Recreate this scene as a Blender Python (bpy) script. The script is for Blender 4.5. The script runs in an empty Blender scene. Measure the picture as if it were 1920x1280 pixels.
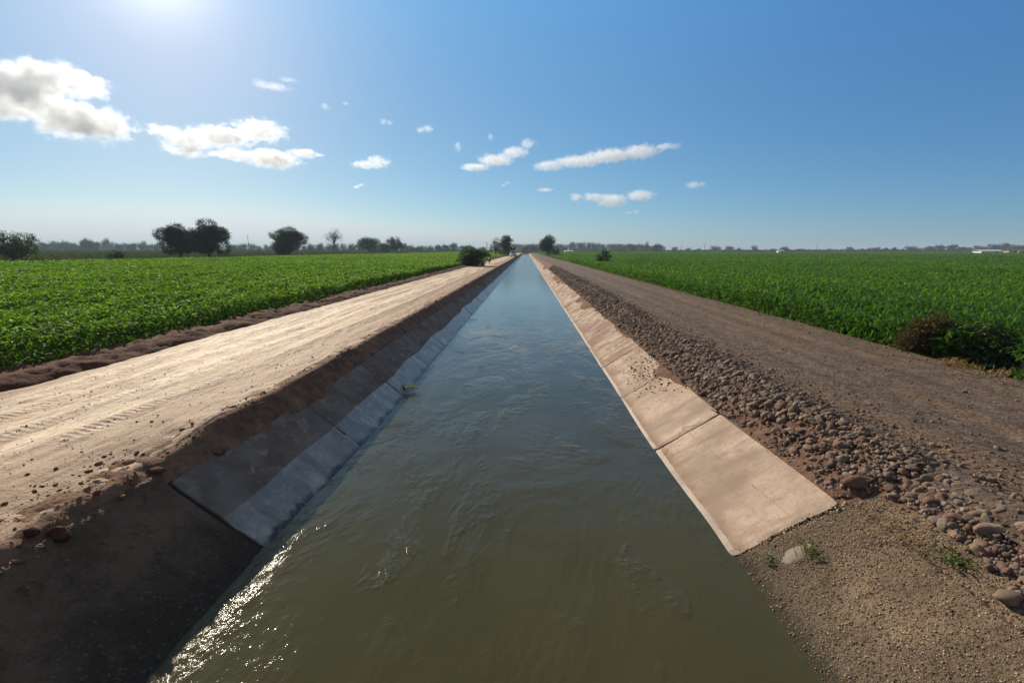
import bpy, bmesh, math, random
import numpy as np
from mathutils import Vector, Matrix

R = math.radians
random.seed(7)
rng = np.random.default_rng(11)
scene = bpy.context.scene
col = scene.collection

# ------------------------------------------------------------------ camera
F, CX, CY = 900.0, 960.0, 640.0            # focal length / centre in pixels of the 1920 wide photo
VPX, VPY = 987.0, 470.0                    # vanishing point of the canal
HC = 3.0                                   # eye above the water
TILT = math.atan((CY - VPY) / F)
YAW = math.atan((VPX - CX) / (F * math.cos(TILT) + (CY - VPY) * math.sin(TILT)))
ct, st, cyw, syw = math.cos(TILT), math.sin(TILT), math.cos(YAW), math.sin(YAW)


def ray(u, v):
    a, b = u - CX, v - CY
    x, y, z = a, F * ct - b * st, -F * st - b * ct
    return Vector((x * cyw - y * syw, x * syw + y * cyw, z))


def on_z(u, v, z):
    d = ray(u, v)
    return Vector((0, 0, HC)) + d * ((z - HC) / d.z)


def at_y(u, v, y):
    d = ray(u, v)
    return Vector((0, 0, HC)) + d * (y / d.y)


cam_data = bpy.data.cameras.new('camera')
cam = bpy.data.objects.new('camera', cam_data)
col.objects.link(cam)
cam.location = (0, 0, HC)
cam.rotation_euler = (R(90) - TILT, 0, YAW)
cam_data.sensor_width = 36.0
cam_data.lens = 36.0 * F / 1920.0
cam_data.clip_start = 0.05
cam_data.clip_end = 30000.0
scene.camera = cam

# ------------------------------------------------------------------ noise


def _h(ix, iy, seed):
    n = (ix.astype(np.int64) * 374761393 + iy.astype(np.int64) * 668265263 + seed * 974634777) & 0x7fffffff
    n = ((n ^ (n >> 13)) * 1274126177) & 0x7fffffff
    n = (n ^ (n >> 16)) & 0xffff
    return n / 65535.0


def vnoise(x, y, seed=0):
    x = np.asarray(x, float); y = np.asarray(y, float)
    ix, iy = np.floor(x), np.floor(y)
    fx, fy = x - ix, y - iy
    fx = fx * fx * fx * (fx * (fx * 6 - 15) + 10); fy = fy * fy * fy * (fy * (fy * 6 - 15) + 10)
    a, b = _h(ix, iy, seed), _h(ix + 1, iy, seed)
    c, d = _h(ix, iy + 1, seed), _h(ix + 1, iy + 1, seed)
    return (a + (b - a) * fx) * (1 - fy) + (c + (d - c) * fx) * fy


def fbm(x, y, seed=0, octaves=4, gain=0.5):
    s, amp, tot = 0.0, 1.0, 0.0
    for o in range(octaves):
        s = s + amp * vnoise(x, y, seed + o * 17); tot += amp
        x = np.asarray(x) * 2.03 + 5.1; y = np.asarray(y) * 2.03 + 1.7; amp *= gain
    return s / tot            # 0..1


def sstep(a, b, x):
    t = np.clip((np.asarray(x, float) - a) / (b - a), 0, 1)
    return t * t * (3 - 2 * t)


# ------------------------------------------------------------------ object helpers


def tag(o, label=None, cat=None, group=None, kind=None):
    if label: o['label'] = label
    if cat: o['category'] = cat
    if group: o['group'] = group
    if kind: o['kind'] = kind
    return o


def link(o, parent=None):
    col.objects.link(o)
    if parent is not None: o.parent = parent
    return o


def empty(name, loc=(0, 0, 0), rz=0.0):
    o = bpy.data.objects.new(name, None)
    o.empty_display_size = 0.3
    o.location = loc; o.rotation_euler = (0, 0, rz)
    return link(o)


def np_mesh(name, verts, faces, mat, smooth=True, attrs=None):
    """verts (n,3); faces: list of int arrays (m,k) (k = 3 or 4)"""
    me = bpy.data.meshes.new(name)
    verts = np.ascontiguousarray(verts, np.float32)
    if not isinstance(faces, (list, tuple)): faces = [faces]
    faces = [np.ascontiguousarray(f, np.int32) for f in faces if len(f)]
    me.vertices.add(len(verts)); me.vertices.foreach_set('co', verts.ravel())
    idx = np.concatenate([f.ravel() for f in faces])
    tot = np.concatenate([np.full(len(f), f.shape[1], np.int32) for f in faces])
    me.loops.add(len(idx)); me.loops.foreach_set('vertex_index', idx)
    me.polygons.add(len(tot))
    me.polygons.foreach_set('loop_start', np.concatenate([[0], np.cumsum(tot)[:-1]]).astype(np.int32))
    me.polygons.foreach_set('loop_total', tot)
    me.polygons.foreach_set('use_smooth', np.full(len(tot), bool(smooth)))
    for k, a in (attrs or {}).items():
        at = me.attributes.new(k, 'FLOAT', 'POINT'); at.data.foreach_set('value', np.ascontiguousarray(a, np.float32))
    me.update(calc_edges=True)
    if mat: me.materials.append(mat)
    return me


def mesh_obj(name, me, parent=None):
    return link(bpy.data.objects.new(name, me), parent)


def grid_faces(nr, nc):
    i = np.arange((nr - 1) * (nc - 1)); r, c = i // (nc - 1), i % (nc - 1)
    a = r * nc + c
    return np.stack([a, a + 1, a + nc + 1, a + nc], 1)


def ico(sub):
    bm = bmesh.new(); bmesh.ops.create_icosphere(bm, subdivisions=sub, radius=1.0)
    v = np.array([p.co[:] for p in bm.verts]); f = np.array([[q.index for q in p.verts] for p in bm.faces])
    bm.free(); return v, f


ICO = {s: ico(s) for s in (1, 2, 3, 4)}


class BM:
    """collects shapes into one mesh"""
    def __init__(s): s.bm = bmesh.new()

    def box(s, c, size, bevel=0.0, rot=None):
        r = bmesh.ops.create_cube(s.bm, size=1.0)['verts']
        for v in r: v.co = Vector((v.co.x * size[0], v.co.y * size[1], v.co.z * size[2]))
        if bevel:
            es = list({e for v in r for e in v.link_edges})
            g = bmesh.ops.bevel(s.bm, geom=es, offset=bevel, segments=2, affect='EDGES', profile=.6)
            r = list({v for f in g['faces'] for v in f.verts} | {v for v in r if v.is_valid})
        for v in r:
            if rot is not None: v.co = rot @ v.co
            v.co += Vector(c)
        return s

    def tube(s, pts, radii, n=8, cap=True):
        rings = []
        for i, p in enumerate(pts):
            p = Vector(p)
            d = (Vector(pts[min(i + 1, len(pts) - 1)]) - Vector(pts[max(i - 1, 0)])).normalized()
            a = d.orthogonal().normalized(); b = d.cross(a)
            rings.append([s.bm.verts.new(p + (a * math.cos(2 * math.pi * k / n) + b * math.sin(2 * math.pi * k / n)) * radii[i]) for k in range(n)])
        for q, w in zip(rings, rings[1:]):
            # align rings
            off = min(range(n), key=lambda o: sum((q[k].co - w[(k + o) % n].co).length_squared for k in range(n)))
            for k in range(n):
                s.bm.faces.new((q[k], q[(k + 1) % n], w[(k + 1 + off) % n], w[(k + off) % n]))
        if cap:
            s.bm.faces.new(rings[0][::-1]); s.bm.faces.new(rings[-1])
        return s

    def poly_extrude(s, prof, x0, x1):
        """prof: list of (y,z) closed outline, extruded along x"""
        a = [s.bm.verts.new((x0, y, z)) for y, z in prof]; b = [s.bm.verts.new((x1, y, z)) for y, z in prof]
        n = len(prof)
        s.bm.faces.new(a); s.bm.faces.new(b[::-1])
        for i in range(n): s.bm.faces.new((a[i], b[i], b[(i + 1) % n], a[(i + 1) % n]))
        return s

    def ring(s, c, R0, r0, n=24, m=8, axis='x'):
        vs = []
        for i in range(n):
            a = 2 * math.pi * i / n
            for j in range(m):
                b = 2 * math.pi * j / m
                rr = R0 + r0 * math.cos(b); h = r0 * math.sin(b)
                p = (h, rr * math.cos(a), rr * math.sin(a))
                vs.append(s.bm.verts.new(Vector(p) + Vector(c)))
        for i in range(n):
            for j in range(m):
                s.bm.faces.new((vs[i * m + j], vs[((i + 1) % n) * m + j], vs[((i + 1) % n) * m + (j + 1) % m], vs[i * m + (j + 1) % m]))
        return s

    def ball(s, c, rad, sub=2):
        r = bmesh.ops.create_icosphere(s.bm, subdivisions=sub, radius=1.0)['verts']
        for v in r: v.co = Vector((v.co.x * rad[0], v.co.y * rad[1], v.co.z * rad[2])) + Vector(c)
        return s

    def build(s, name, mat, parent=None, smooth=False):
        bmesh.ops.recalc_face_normals(s.bm, faces=s.bm.faces)
        me = bpy.data.meshes.new(name); s.bm.to_mesh(me); s.bm.free()
        me.materials.append(mat)
        me.polygons.foreach_set('use_smooth', [smooth] * len(me.polygons))
        return mesh_obj(name, me, parent)


# ------------------------------------------------------------------ materials


class NT:
    def __init__(s, name):
        s.m = bpy.data.materials.new(name); s.m.use_nodes = True
        s.t = s.m.node_tree; s.t.nodes.clear()
        s.out = s.t.nodes.new('ShaderNodeOutputMaterial')

    def n(s, typ, **kw):
        nd = s.t.nodes.new(typ)
        for k, v in kw.items():
            if k.startswith('i_'):
                key = k[2:].replace('_', ' ')
                key = next((q.name for q in nd.inputs if q.name.lower() == key.lower()), None)
                s.set(nd.inputs[key], v)
            else: setattr(nd, k, v)
        return nd

    def set(s, sock, v):
        if isinstance(v, bpy.types.NodeSocket): s.t.links.new(v, sock)
        elif isinstance(v, bpy.types.Node): s.t.links.new(v.outputs[0], sock)
        else:
            if isinstance(v, tuple) and len(v) == 3 and sock.type == 'RGBA': v = v + (1,)
            sock.default_value = v

    def pos(s):
        return s.n('ShaderNodeNewGeometry').outputs['Position']

    def obj(s):
        return s.n('ShaderNodeTexCoord').outputs['Object']

    def mapping(s, vec, scale=(1, 1, 1), loc=(0, 0, 0), rot=(0, 0, 0)):
        nd = s.n('ShaderNodeMapping'); s.set(nd.inputs['Vector'], vec)
        nd.inputs['Scale'].default_value = scale; nd.inputs['Location'].default_value = loc; nd.inputs['Rotation'].default_value = rot
        return nd.outputs[0]

    def noise(s, vec, scale=5.0, detail=4.0, rough=0.55, dist=0.0):
        nd = s.n('ShaderNodeTexNoise'); s.set(nd.inputs['Vector'], vec)
        nd.inputs['Scale'].default_value = scale; nd.inputs['Detail'].default_value = detail
        nd.inputs['Roughness'].default_value = rough; nd.inputs['Distortion'].default_value = dist
        return nd.outputs[0]

    def voro(s, vec, scale=5.0, feature='F1', out='Distance', rnd=1.0):
        nd = s.n('ShaderNodeTexVoronoi'); nd.feature = feature; s.set(nd.inputs['Vector'], vec)
        nd.inputs['Scale'].default_value = scale; nd.inputs['Randomness'].default_value = rnd
        return nd.outputs[out]

    def ramp(s, fac, a=0.3, b=0.7, ca=0.0, cb=1.0):
        nd = s.n('ShaderNodeMapRange'); nd.interpolation_type = 'SMOOTHSTEP'; s.set(nd.inputs['Value'], fac)
        nd.inputs['From Min'].default_value = a; nd.inputs['From Max'].default_value = b
        nd.inputs['To Min'].default_value = ca; nd.inputs['To Max'].default_value = cb
        return nd.outputs[0]

    def mix(s, f, a, b, mode='MIX'):
        nd = s.n('ShaderNodeMix'); nd.data_type = 'RGBA'; nd.blend_type = mode
        s.set(nd.inputs[0], f); s.set(nd.inputs[6], a); s.set(nd.inputs[7], b)
        return nd.outputs[2]

    def math(s, op, a, b=0.0, c=0.0):
        nd = s.n('ShaderNodeMath'); nd.operation = op
        s.set(nd.inputs[0], a); s.set(nd.inputs[1], b); s.set(nd.inputs[2], c)
        return nd.outputs[0]

    def bump(s, h, strength=0.5, dist=0.02, normal=None):
        nd = s.n('ShaderNodeBump'); s.set(nd.inputs['Height'], h)
        nd.inputs['Strength'].default_value = strength; nd.inputs['Distance'].default_value = dist
        if normal is not None: s.set(nd.inputs['Normal'], normal)
        return nd.outputs[0]

    def attr(s, name):
        nd = s.n('ShaderNodeAttribute'); nd.attribute_name = name
        return nd.outputs['Fac']

    def sep(s, vec):
        nd = s.n('ShaderNodeSeparateXYZ'); s.set(nd.inputs[0], vec); return nd.outputs

    def pbr(s, color, rough=0.8, normal=None, spec=0.5, metal=0.0, **kw):
        p = s.n('ShaderNodeBsdfPrincipled')
        s.set(p.inputs['Base Color'], color); s.set(p.inputs['Roughness'], rough)
        s.set(p.inputs['Specular IOR Level'], spec); s.set(p.inputs['Metallic'], metal)
        for k, v in kw.items(): s.set(p.inputs[k.replace('_', ' ')], v)
        if normal is not None: s.set(p.inputs['Normal'], normal)
        return p

    def done(s, shader, sock='Surface'):
        s.set(s.out.inputs[sock], shader); return s.m


def simple(name, c, rough=0.6, noise=0.15, scale=8.0, metal=0.0, spec=0.5):
    t = NT(name); n = t.noise(t.obj(), scale, 3)
    c2 = tuple(x * (1 - noise) for x in c)
    return t.done(t.pbr(t.mix(t.ramp(n), c2, c), rough, metal=metal, spec=spec))


M = {}

# --- soil (dark red-brown, clumpy)
def soil(name, a, b, scale=6.0, bump=0.8, dist=0.05):
    t = NT(name); p = t.pos()
    n1 = t.noise(p, scale, 6, .65); n2 = t.noise(p, scale * 5, 4, .6); n3 = t.noise(p, .9, 3)
    c = t.mix(t.ramp(n1, .35, .68), a, b)
    c = t.mix(t.ramp(n3, .4, .7, 0, .35), c, tuple(x * 1.35 for x in b))
    c = t.mix(t.ramp(n2, .3, .7, 0, .35), c, tuple(x * .6 for x in a))
    h = t.math('ADD', n1, t.math('MULTIPLY', n2, .4))
    return t.done(t.pbr(c, .95, t.bump(h, bump, dist), .2))


M['berm'] = soil('berm_soil', (.075, .028, .015), (.145, .056, .031), 5)
M['bank_soil'] = soil('bank_soil', (.12, .064, .038), (.26, .145, .088), 4)
M['red_soil'] = soil('red_soil', (.12, .064, .04), (.21, .12, .08), 5)
M['clod'] = soil('clod_soil', (.11, .05, .03), (.23, .11, .07), 9)

# --- ground far
t = NT('ground_soil'); p = t.pos()
n = t.noise(p, .05, 4); n2 = t.noise(p, .9, 5, .7); n3 = t.noise(p, .012, 3)
c = t.mix(t.ramp(n, .4, .65), (.055, .062, .025), (.085, .075, .04))
c = t.mix(t.ramp(n2, .35, .7, 0, .6), c, (.035, .045, .016))
c = t.mix(t.ramp(n3, .45, .6, 0, .5), c, (.075, .085, .032))
M['ground'] = t.done(t.pbr(c, .95, t.bump(n2, .5, .3), .1))

# --- left road: pale, compacted, tyre tracks
t = NT('pale_road'); p = t.pos()
streak = t.noise(t.mapping(p, (2.6, .16, 1)), 1.0, 6, .62, .35)
streak2 = t.noise(t.mapping(p, (12, .9, 1)), 1.0, 5, .65, .4)
fine = t.noise(p, 38, 4, .7)
clump = t.noise(t.mapping(p, (3.0, 1.1, 1)), 1.0, 5, .65)
clod = t.noise(t.mapping(p, (9, 4.5, 1)), 1.0, 4, .7)
xyz = t.sep(p)
# distance across: crest side is browner
edge = t.ramp(t.math('ADD', xyz[0], t.math('MULTIPLY', clump, .8)), -5.0, -4.15)
edge2 = t.ramp(xyz[0], -7.0, -7.6)
c = t.mix(t.ramp(streak, .36, .60), (.51, .335, .19), (.81, .615, .415))
c = t.mix(t.ramp(streak2, .45, .75, 0, .35), c, (.36, .25, .17))
browner = t.math('MAXIMUM', edge, t.math('MULTIPLY', edge2, .8))
c = t.mix(t.math('MULTIPLY', browner, .85), c, (.31, .175, .09))
c = t.mix(t.ramp(clod, .60, .74, 0, .55), c, (.2, .12, .07))
c = t.mix(t.ramp(fine, .55, .8, 0, .35), c, (.25, .16, .1))
# tyre tread bars
w = t.n('ShaderNodeTexWave', wave_type='BANDS', bands_direction='Y', i_Scale=3.2, i_Distortion=2.2, i_Detail=2.0, i_Detail_Scale=1.4)
t.set(w.inputs['Vector'], p)
lane = t.math('MAXIMUM', t.ramp(t.math('ABSOLUTE', t.math('ADD', xyz[0], 6.55)), .30, .12), t.ramp(t.math('ABSOLUTE', t.math('ADD', xyz[0], 5.15)), .28, .12))
lane = t.math('MAXIMUM', lane, t.math('MULTIPLY', t.ramp(t.math('ABSOLUTE', t.math('ADD', xyz[0], 5.85)), .22, .1), .6))
tread = t.math('MULTIPLY', t.math('MULTIPLY', w.outputs['Fac'], lane), t.ramp(t.noise(t.mapping(p, (1.5, .5, 1)), 1.0, 3), .42, .6))
c = t.mix(t.math('MULTIPLY', tread, .45), c, (.22, .14, .09))
h = t.math('ADD', t.math('MULTIPLY', streak2, .7), t.math('MULTIPLY', fine, .5))
h = t.math('ADD', h, t.math('MULTIPLY', clod, .7))
h = t.math('ADD', h, t.math('MULTIPLY', tread, -.4))
mid = t.noise(t.mapping(p, (7, 2.2, 1)), 1.0, 6, .7)
c = t.mix(t.ramp(mid, .48, .62, 0, .6), c, (.27, .165, .098))
h = t.math('ADD', h, t.math('MULTIPLY', mid, 1.2))
M['road_left'] = t.done(t.pbr(c, .72, t.bump(h, .75, .045), .33))

# --- right road: brown gravel
t = NT('gravel_road'); p = t.pos()
xyz = t.sep(p)
vc = t.n('ShaderNodeTexVoronoi', feature='F1', i_Scale=22.0); t.set(vc.inputs['Vector'], p)
streak = t.noise(t.mapping(p, (2.0, .09, 1)), 1.0, 4, .55)
streak2 = t.noise(t.mapping(p, (9, .4, 1)), 1.0, 4, .6)
n1 = t.noise(p, 3, 5, .65); fine = t.noise(p, 55, 3, .7)
g = t.n('ShaderNodeSeparateColor'); t.set(g.inputs[0], vc.outputs['Color'])
c = t.mix(t.ramp(n1, .35, .65), (.098, .066, .047), (.155, .112, .083))
c = t.mix(t.math('MULTIPLY', t.ramp(streak, .44, .62), .65), c, (.20, .12, .068))
c = t.mix(t.ramp(g.outputs[0], .8, .95, 0, .45), c, (.27, .215, .165))
c = t.mix(t.ramp(g.outputs[1], .7, .95, 0, .6), c, (.05, .036, .03))
c = t.mix(t.ramp(streak2, .5, .75, 0, .4), c, (.08, .05, .032))
h = t.math('ADD', t.math('MULTIPLY', vc.outputs['Distance'], -.45), t.math('MULTIPLY', fine, .55))
h = t.math('ADD', h, t.math('MULTIPLY', n1, .9)); h = t.math('ADD', h, t.math('MULTIPLY', streak2, .6))
M['road_right'] = t.done(t.pbr(c, .9, t.bump(h, .75, .025), .2))

# --- concrete panels
def concrete(name, base, base2, stain, amt_far, wet=False, left=False):
    t = NT(name); p = t.pos(); xyz = t.sep(p)
    down = t.noise(t.mapping(p, (.7, 3.6, .7)), 1.0, 5, .6)          # streaks running down the slope
    n1 = t.noise(p, 2.2, 6, .62); fine = t.noise(p, 60, 3, .7); n3 = t.noise(p, 11, 4, .65)
    pan = t.noise(t.mapping(p, (.05, .37, .05)), 1.0, 1)
    c = t.mix(t.ramp(n1, .32, .68), base, base2)
    c = t.mix(t.ramp(down, .42, .64, 0, .75), c, tuple(x * .72 for x in base))
    c = t.mix(t.ramp(n3, .50, .70, 0, .5), c, tuple(x * .62 for x in base))
    far = t.ramp(xyz[1], 8.5, 14, .0, amt_far)
    blot = t.noise(t.mapping(p, (1.3, .8, 1.3)), 1.0, 6, .68)
    st = t.math('MULTIPLY', t.ramp(t.math('ADD', t.math('MULTIPLY', blot, .75), t.math('MULTIPLY', down, .25)), .45, .56), far)
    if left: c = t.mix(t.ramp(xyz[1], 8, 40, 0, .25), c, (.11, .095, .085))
    c = t.mix(st, c, stain)
    c = t.mix(t.ramp(fine, .53, .7, 0, .5), c, tuple(x * .5 for x in base))
    c = t.mix(t.ramp(t.noise(p, 26, 4, .75), .6, .72, 0, .6), c, tuple(x * .42 for x in base))
    # grime just above the water line
    if left:
        gr = t.math('MULTIPLY', t.ramp(t.math('ADD', xyz[2], t.math('MULTIPLY', n1, .18)), .15, .10), .95)
        c = t.mix(gr, c, (.014, .013, .010))
        up = t.ramp(t.math('ADD', xyz[2], t.math('MULTIPLY', t.math('SUBTRACT', pan, .5), .16)), .315, .325)
        dirt = t.mix(t.ramp(n1, .38, .66), (.128, .082, .058), (.21, .152, .115))
        scuff = t.noise(t.mapping(p, (3, 2.2, 3), rot=(.4, .2, .6)), 1.6, 7, .74, .3)
        dirt = t.mix(t.ramp(scuff, .52, .66, 0, .7), dirt, (.30, .255, .22))
        c = t.mix(t.ramp(scuff, .50, .68, 0, .55), c, (.52, .49, .45))
        c = t.mix(t.ramp(scuff, .46, .34, 0, .5), c, (.15, .14, .13))
        c = t.mix(t.math('MULTIPLY', up, .92), c, dirt)
        rough = t.ramp(up, 0, 1, .3, .9)
    else:
        gr = t.math('MULTIPLY', t.ramp(t.math('ADD', xyz[2], t.math('MULTIPLY', n3, .16)), .21, .10), t.ramp(n1, .35, .6, .2, .8))
        c = t.mix(gr, c, (.2, .105, .055))
        c = t.mix(t.ramp(t.math('ADD', xyz[2], t.math('MULTIPLY', n3, .012)), .040, .030, 0, .85), c, (.55, .46, .38))
        rough = .85
    crk = t.voro(t.mapping(t.n('ShaderNodeVectorMath', operation='ADD', i_Vector=p).outputs[0] if False else p, (.8, .42, .8)), 1.0, 'DISTANCE_TO_EDGE')
    wv = t.math('ADD', crk, t.math('MULTIPLY', t.math('SUBTRACT', n3, .5), .05))
    line = t.math('MULTIPLY', t.ramp(t.math('ABSOLUTE', wv), .007, .002), t.ramp(n1, .5, .6))
    c = t.mix(t.math('MULTIPLY', line, .6), c, tuple(x * .3 for x in base))
    big = t.noise(p, .9, 4, .6)
    c = t.mix(t.ramp(big, .46, .64, 0, .6), c, tuple(x * .66 for x in base))
    h = t.math('ADD', t.math('MULTIPLY', fine, .4), t.math('MULTIPLY', n1, .8)); h = t.math('ADD', h, t.math('MULTIPLY', n3, .5))
    return t.done(t.pbr(c, rough, t.bump(h, .6, .014), .35))


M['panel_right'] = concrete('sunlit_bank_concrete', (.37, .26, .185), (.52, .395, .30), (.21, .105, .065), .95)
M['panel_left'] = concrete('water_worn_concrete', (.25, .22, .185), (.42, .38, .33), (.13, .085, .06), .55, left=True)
M['lump'] = concrete('concrete_lump', (.22, .17, .125), (.33, .27, .21), (.2, .1, .06), 0)
M['joint'] = simple('joint_filler', (.03, .022, .017), .95)

# --- right apron: exposed aggregate
t = NT('pebbly_apron'); p = t.pos(); xyz = t.sep(p)
n1 = t.noise(p, 1.6, 5, .6); n2 = t.noise(p, 9, 4, .65); g1 = t.noise(p, 42, 4, .65); g2 = t.noise(p, 75, 3, .7); g3 = t.noise(p, 150, 2, .6)
c = t.mix(t.ramp(n1, .36, .64), (.23, .165, .105), (.40, .285, .18))
c = t.mix(t.ramp(t.math('ADD', xyz[2], t.math('MULTIPLY', n1, .5)), .75, .3, 0, .75), c, (.165, .13, .09))
c = t.mix(t.ramp(g2, .55, .72, 0, .6), c, (.46, .36, .26))
c = t.mix(t.ramp(g1, .49, .38, 0, .85), c, (.06, .042, .028))
c = t.mix(t.ramp(g3, .48, .36, 0, .75), c, (.06, .042, .028))
c = t.mix(t.ramp(n2, .5, .72, 0, .6), c, (.13, .085, .052))
c = t.mix(t.ramp(t.math('ADD', xyz[2], t.math('MULTIPLY', n2, .1)), .16, .06, 0, .8), c, (.05, .042, .03))
h = t.math('ADD', t.math('MULTIPLY', g1, .9), t.math('MULTIPLY', g2, .6)); h = t.math('ADD', h, t.math('MULTIPLY', g3, .25)); h = t.math('ADD', h, n2)
M['apron_right'] = t.done(t.pbr(c, .92, t.bump(h, 1.0, .034), .2))

# --- left apron: black, rough
t = NT('dark_apron'); p = t.pos(); xyz = t.sep(p)
vc = t.n('ShaderNodeTexVoronoi', feature='F1', i_Scale=48.0); t.set(vc.inputs['Vector'], p)
n1 = t.noise(p, 1.7, 5, .6); n2 = t.noise(p, 12, 4, .65)
g = t.n('ShaderNodeSeparateColor'); t.set(g.inputs[0], vc.outputs['Color'])
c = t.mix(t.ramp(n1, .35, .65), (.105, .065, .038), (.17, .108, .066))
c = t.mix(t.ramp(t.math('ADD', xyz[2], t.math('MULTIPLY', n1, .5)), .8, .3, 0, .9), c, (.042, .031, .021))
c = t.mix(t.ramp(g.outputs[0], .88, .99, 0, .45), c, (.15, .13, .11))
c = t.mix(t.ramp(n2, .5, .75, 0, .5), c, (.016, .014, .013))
h = t.math('ADD', t.math('MULTIPLY', vc.outputs['Distance'], -1.0), n2)
M['apron_left'] = t.done(t.pbr(c, .9, t.bump(h, .8, .02), .25))

# --- stones
def stone_mat(name, a, b):
    t = NT(name); p = t.obj(); q = t.pos()
    info = t.n('ShaderNodeObjectInfo').outputs['Random']
    n1 = t.noise(q, 9, 5, .6); n2 = t.noise(q, 70, 3, .7)
    c = t.mix(t.ramp(n1, .3, .7), a, b)
    c = t.mix(t.ramp(n2, .5, .8, 0, .5), c, tuple(x * .5 for x in a))
    c = t.mix(t.ramp(t.noise(q, 5, 4), .40, .62, 0, .85), c, (.19, .108, .068))
    c = t.mix(t.math('MULTIPLY', info, .75), c, tuple(x * .45 for x in a))
    return t.done(t.pbr(c, .8, t.bump(n2, .35, .006), .35))


M['stone_grey'] = stone_mat('grey_cobble', (.19, .135, .095), (.32, .24, .175))
M['stone_tan'] = stone_mat('tan_cobble', (.25, .185, .13), (.38, .29, .21))
M['stone_red'] = stone_mat('red_cobble', (.18, .092, .064), (.27, .145, .105))
# mixed pebbles: colour by per-stone attribute
t = NT('mixed_pebbles'); q = t.pos(); a = t.attr('tint')
n1 = t.noise(q, 14, 4, .6); n2 = t.noise(q, 80, 2, .7)
c = t.mix(t.ramp(a, .15, .55), (.11, .075, .052), (.25, .18, .132))
c = t.mix(t.ramp(a, .6, .72), c, (.14, .072, .05))
c = t.mix(t.ramp(a, .82, .97), c, (.29, .235, .19))
c = t.mix(t.ramp(n1, .35, .7, 0, .5), c, (.13, .085, .062))
M['pebbles'] = t.done(t.pbr(c, .85, t.bump(n2, .3, .005), .3))

# --- water
t = NT('muddy_water'); p = t.pos(); xyz = t.sep(p)
rip = t.noise(t.mapping(p, (3.4, 2.0, 1)), 1.0, 5, .62, .6)
rip2 = t.noise(t.mapping(p, (14, 8.5, 1)), 1.0, 4, .6, .8)
swirl = t.noise(t.mapping(p, (.8, .55, 1)), 1.0, 3, .5, 1.2)
calm = t.ramp(t.noise(t.mapping(p, (.75, .4, 1)), 1.0, 4, .6, .8), .40, .68, .12, 1.0)
# choppy strip along the left bank just below the last joint
chop = t.math('MULTIPLY', t.ramp(xyz[1], 5.0, 3.9), t.ramp(xyz[0], -2.26, -2.55))
h = t.math('ADD', t.math('MULTIPLY', rip, .6), t.math('MULTIPLY', rip2, .22))
h = t.math('MULTIPLY', h, calm)
clus = t.ramp(t.noise(t.mapping(p, (1.3, .8, 1)), 1.0, 4, .65, .5), .56, .70)
fine_r = t.noise(t.mapping(p, (11, 15, 1)), 1.0, 3, .6, 1.0)
h = t.math('ADD', h, t.math('MULTIPLY', t.math('MULTIPLY', fine_r, clus), .55))
h = t.math('ADD', h, t.math('MULTIPLY', swirl, .4))
hc = t.math('MULTIPLY', t.noise(t.mapping(p, (17, 11, 1)), 1.0, 4, .65, .7), chop)
nrm = t.bump(t.math('MULTIPLY', h, t.math('MULTIPLY', t.ramp(xyz[1], 4, 34, 1, .09), t.ramp(xyz[1], 3, 8, .7, 1))), .65, .06)
nrm = t.bump(hc, .6, .024, nrm)
murk = t.mix(t.ramp(t.noise(t.mapping(p, (.35, .22, 1)), 1.0, 3), .35, .65), (.053, .049, .019), (.065, .059, .024))
M['water'] = t.done(t.pbr(murk, t.math('ADD', t.ramp(xyz[1], 8, 60, .04, .2), t.math('MULTIPLY', chop, .05)), nrm, .5, IOR=1.333))

# --- foliage
def leafmat(name, c0, c1, c2, trans=.35, rough=.5, spec=.4):
    t = NT(name); a = t.attr('tint'); q = t.pos()
    n = t.noise(q, .12, 3)
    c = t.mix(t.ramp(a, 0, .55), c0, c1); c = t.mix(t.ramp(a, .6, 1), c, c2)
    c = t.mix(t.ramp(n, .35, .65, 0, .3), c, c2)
    p = t.pbr(c, rough, spec=spec)
    tr = t.n('ShaderNodeBsdfTranslucent'); t.set(tr.inputs[0], t.mix(1.0, c, (1.5, 1.55, .6), 'MULTIPLY'))
    mx = t.n('ShaderNodeMixShader'); mx.inputs[0].default_value = trans
    t.set(mx.inputs[1], p.outputs[0]); t.set(mx.inputs[2], tr.outputs[0])
    return t.done(mx)


M['crop_left'] = leafmat('broadleaf_crop', (.045, .10, .018), (.09, .185, .024), (.15, .25, .034), .54, .6, .22)
M['crop_right'] = leafmat('blade_crop', (.036, .094, .018), (.070, .168, .023), (.13, .235, .034), .52, .58, .22)
M['pasture'] = leafmat('dull_pasture', (.04, .055, .02), (.06, .08, .028), (.09, .10, .045), .25, .8)
M['tree_leaf'] = leafmat('dark_tree_leaves', (.018, .034, .011), (.03, .055, .017), (.05, .08, .026), .25, .6)
M['tree_leaf_mid'] = leafmat('green_tree_leaves', (.03, .055, .015), (.045, .085, .022), (.07, .115, .03), .3, .6)
M['tree_far'] = leafmat('far_tree_leaves', (.02, .035, .014), (.03, .05, .02), (.045, .068, .028), .2, .8)
M['dry_leaf'] = leafmat('dry_brown_leaves', (.04, .036, .014), (.075, .06, .022), (.14, .105, .042), .25, .8)
M['weed_leaf'] = leafmat('weed_leaves', (.045, .085, .02), (.10, .14, .03), (.17, .18, .05), .35, .6)
M['straw'] = leafmat('straw', (.20, .12, .055), (.28, .17, .08), (.38, .26, .13), .3, .8)
M['bark'] = simple('bark', (.07, .055, .042), .95, .4, 4)
M['bark_pale'] = simple('pale_bark', (.2, .17, .145), .95, .3, 4)

# ------------------------------------------------------------------ terrain
# lateral stretch of everything in the canal corridor close to the camera (the lining widens at the check structure)
def flare(y):
    return 1.015 + 0.048 * (1 - sstep(4.3, 7.6, y))


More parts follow.
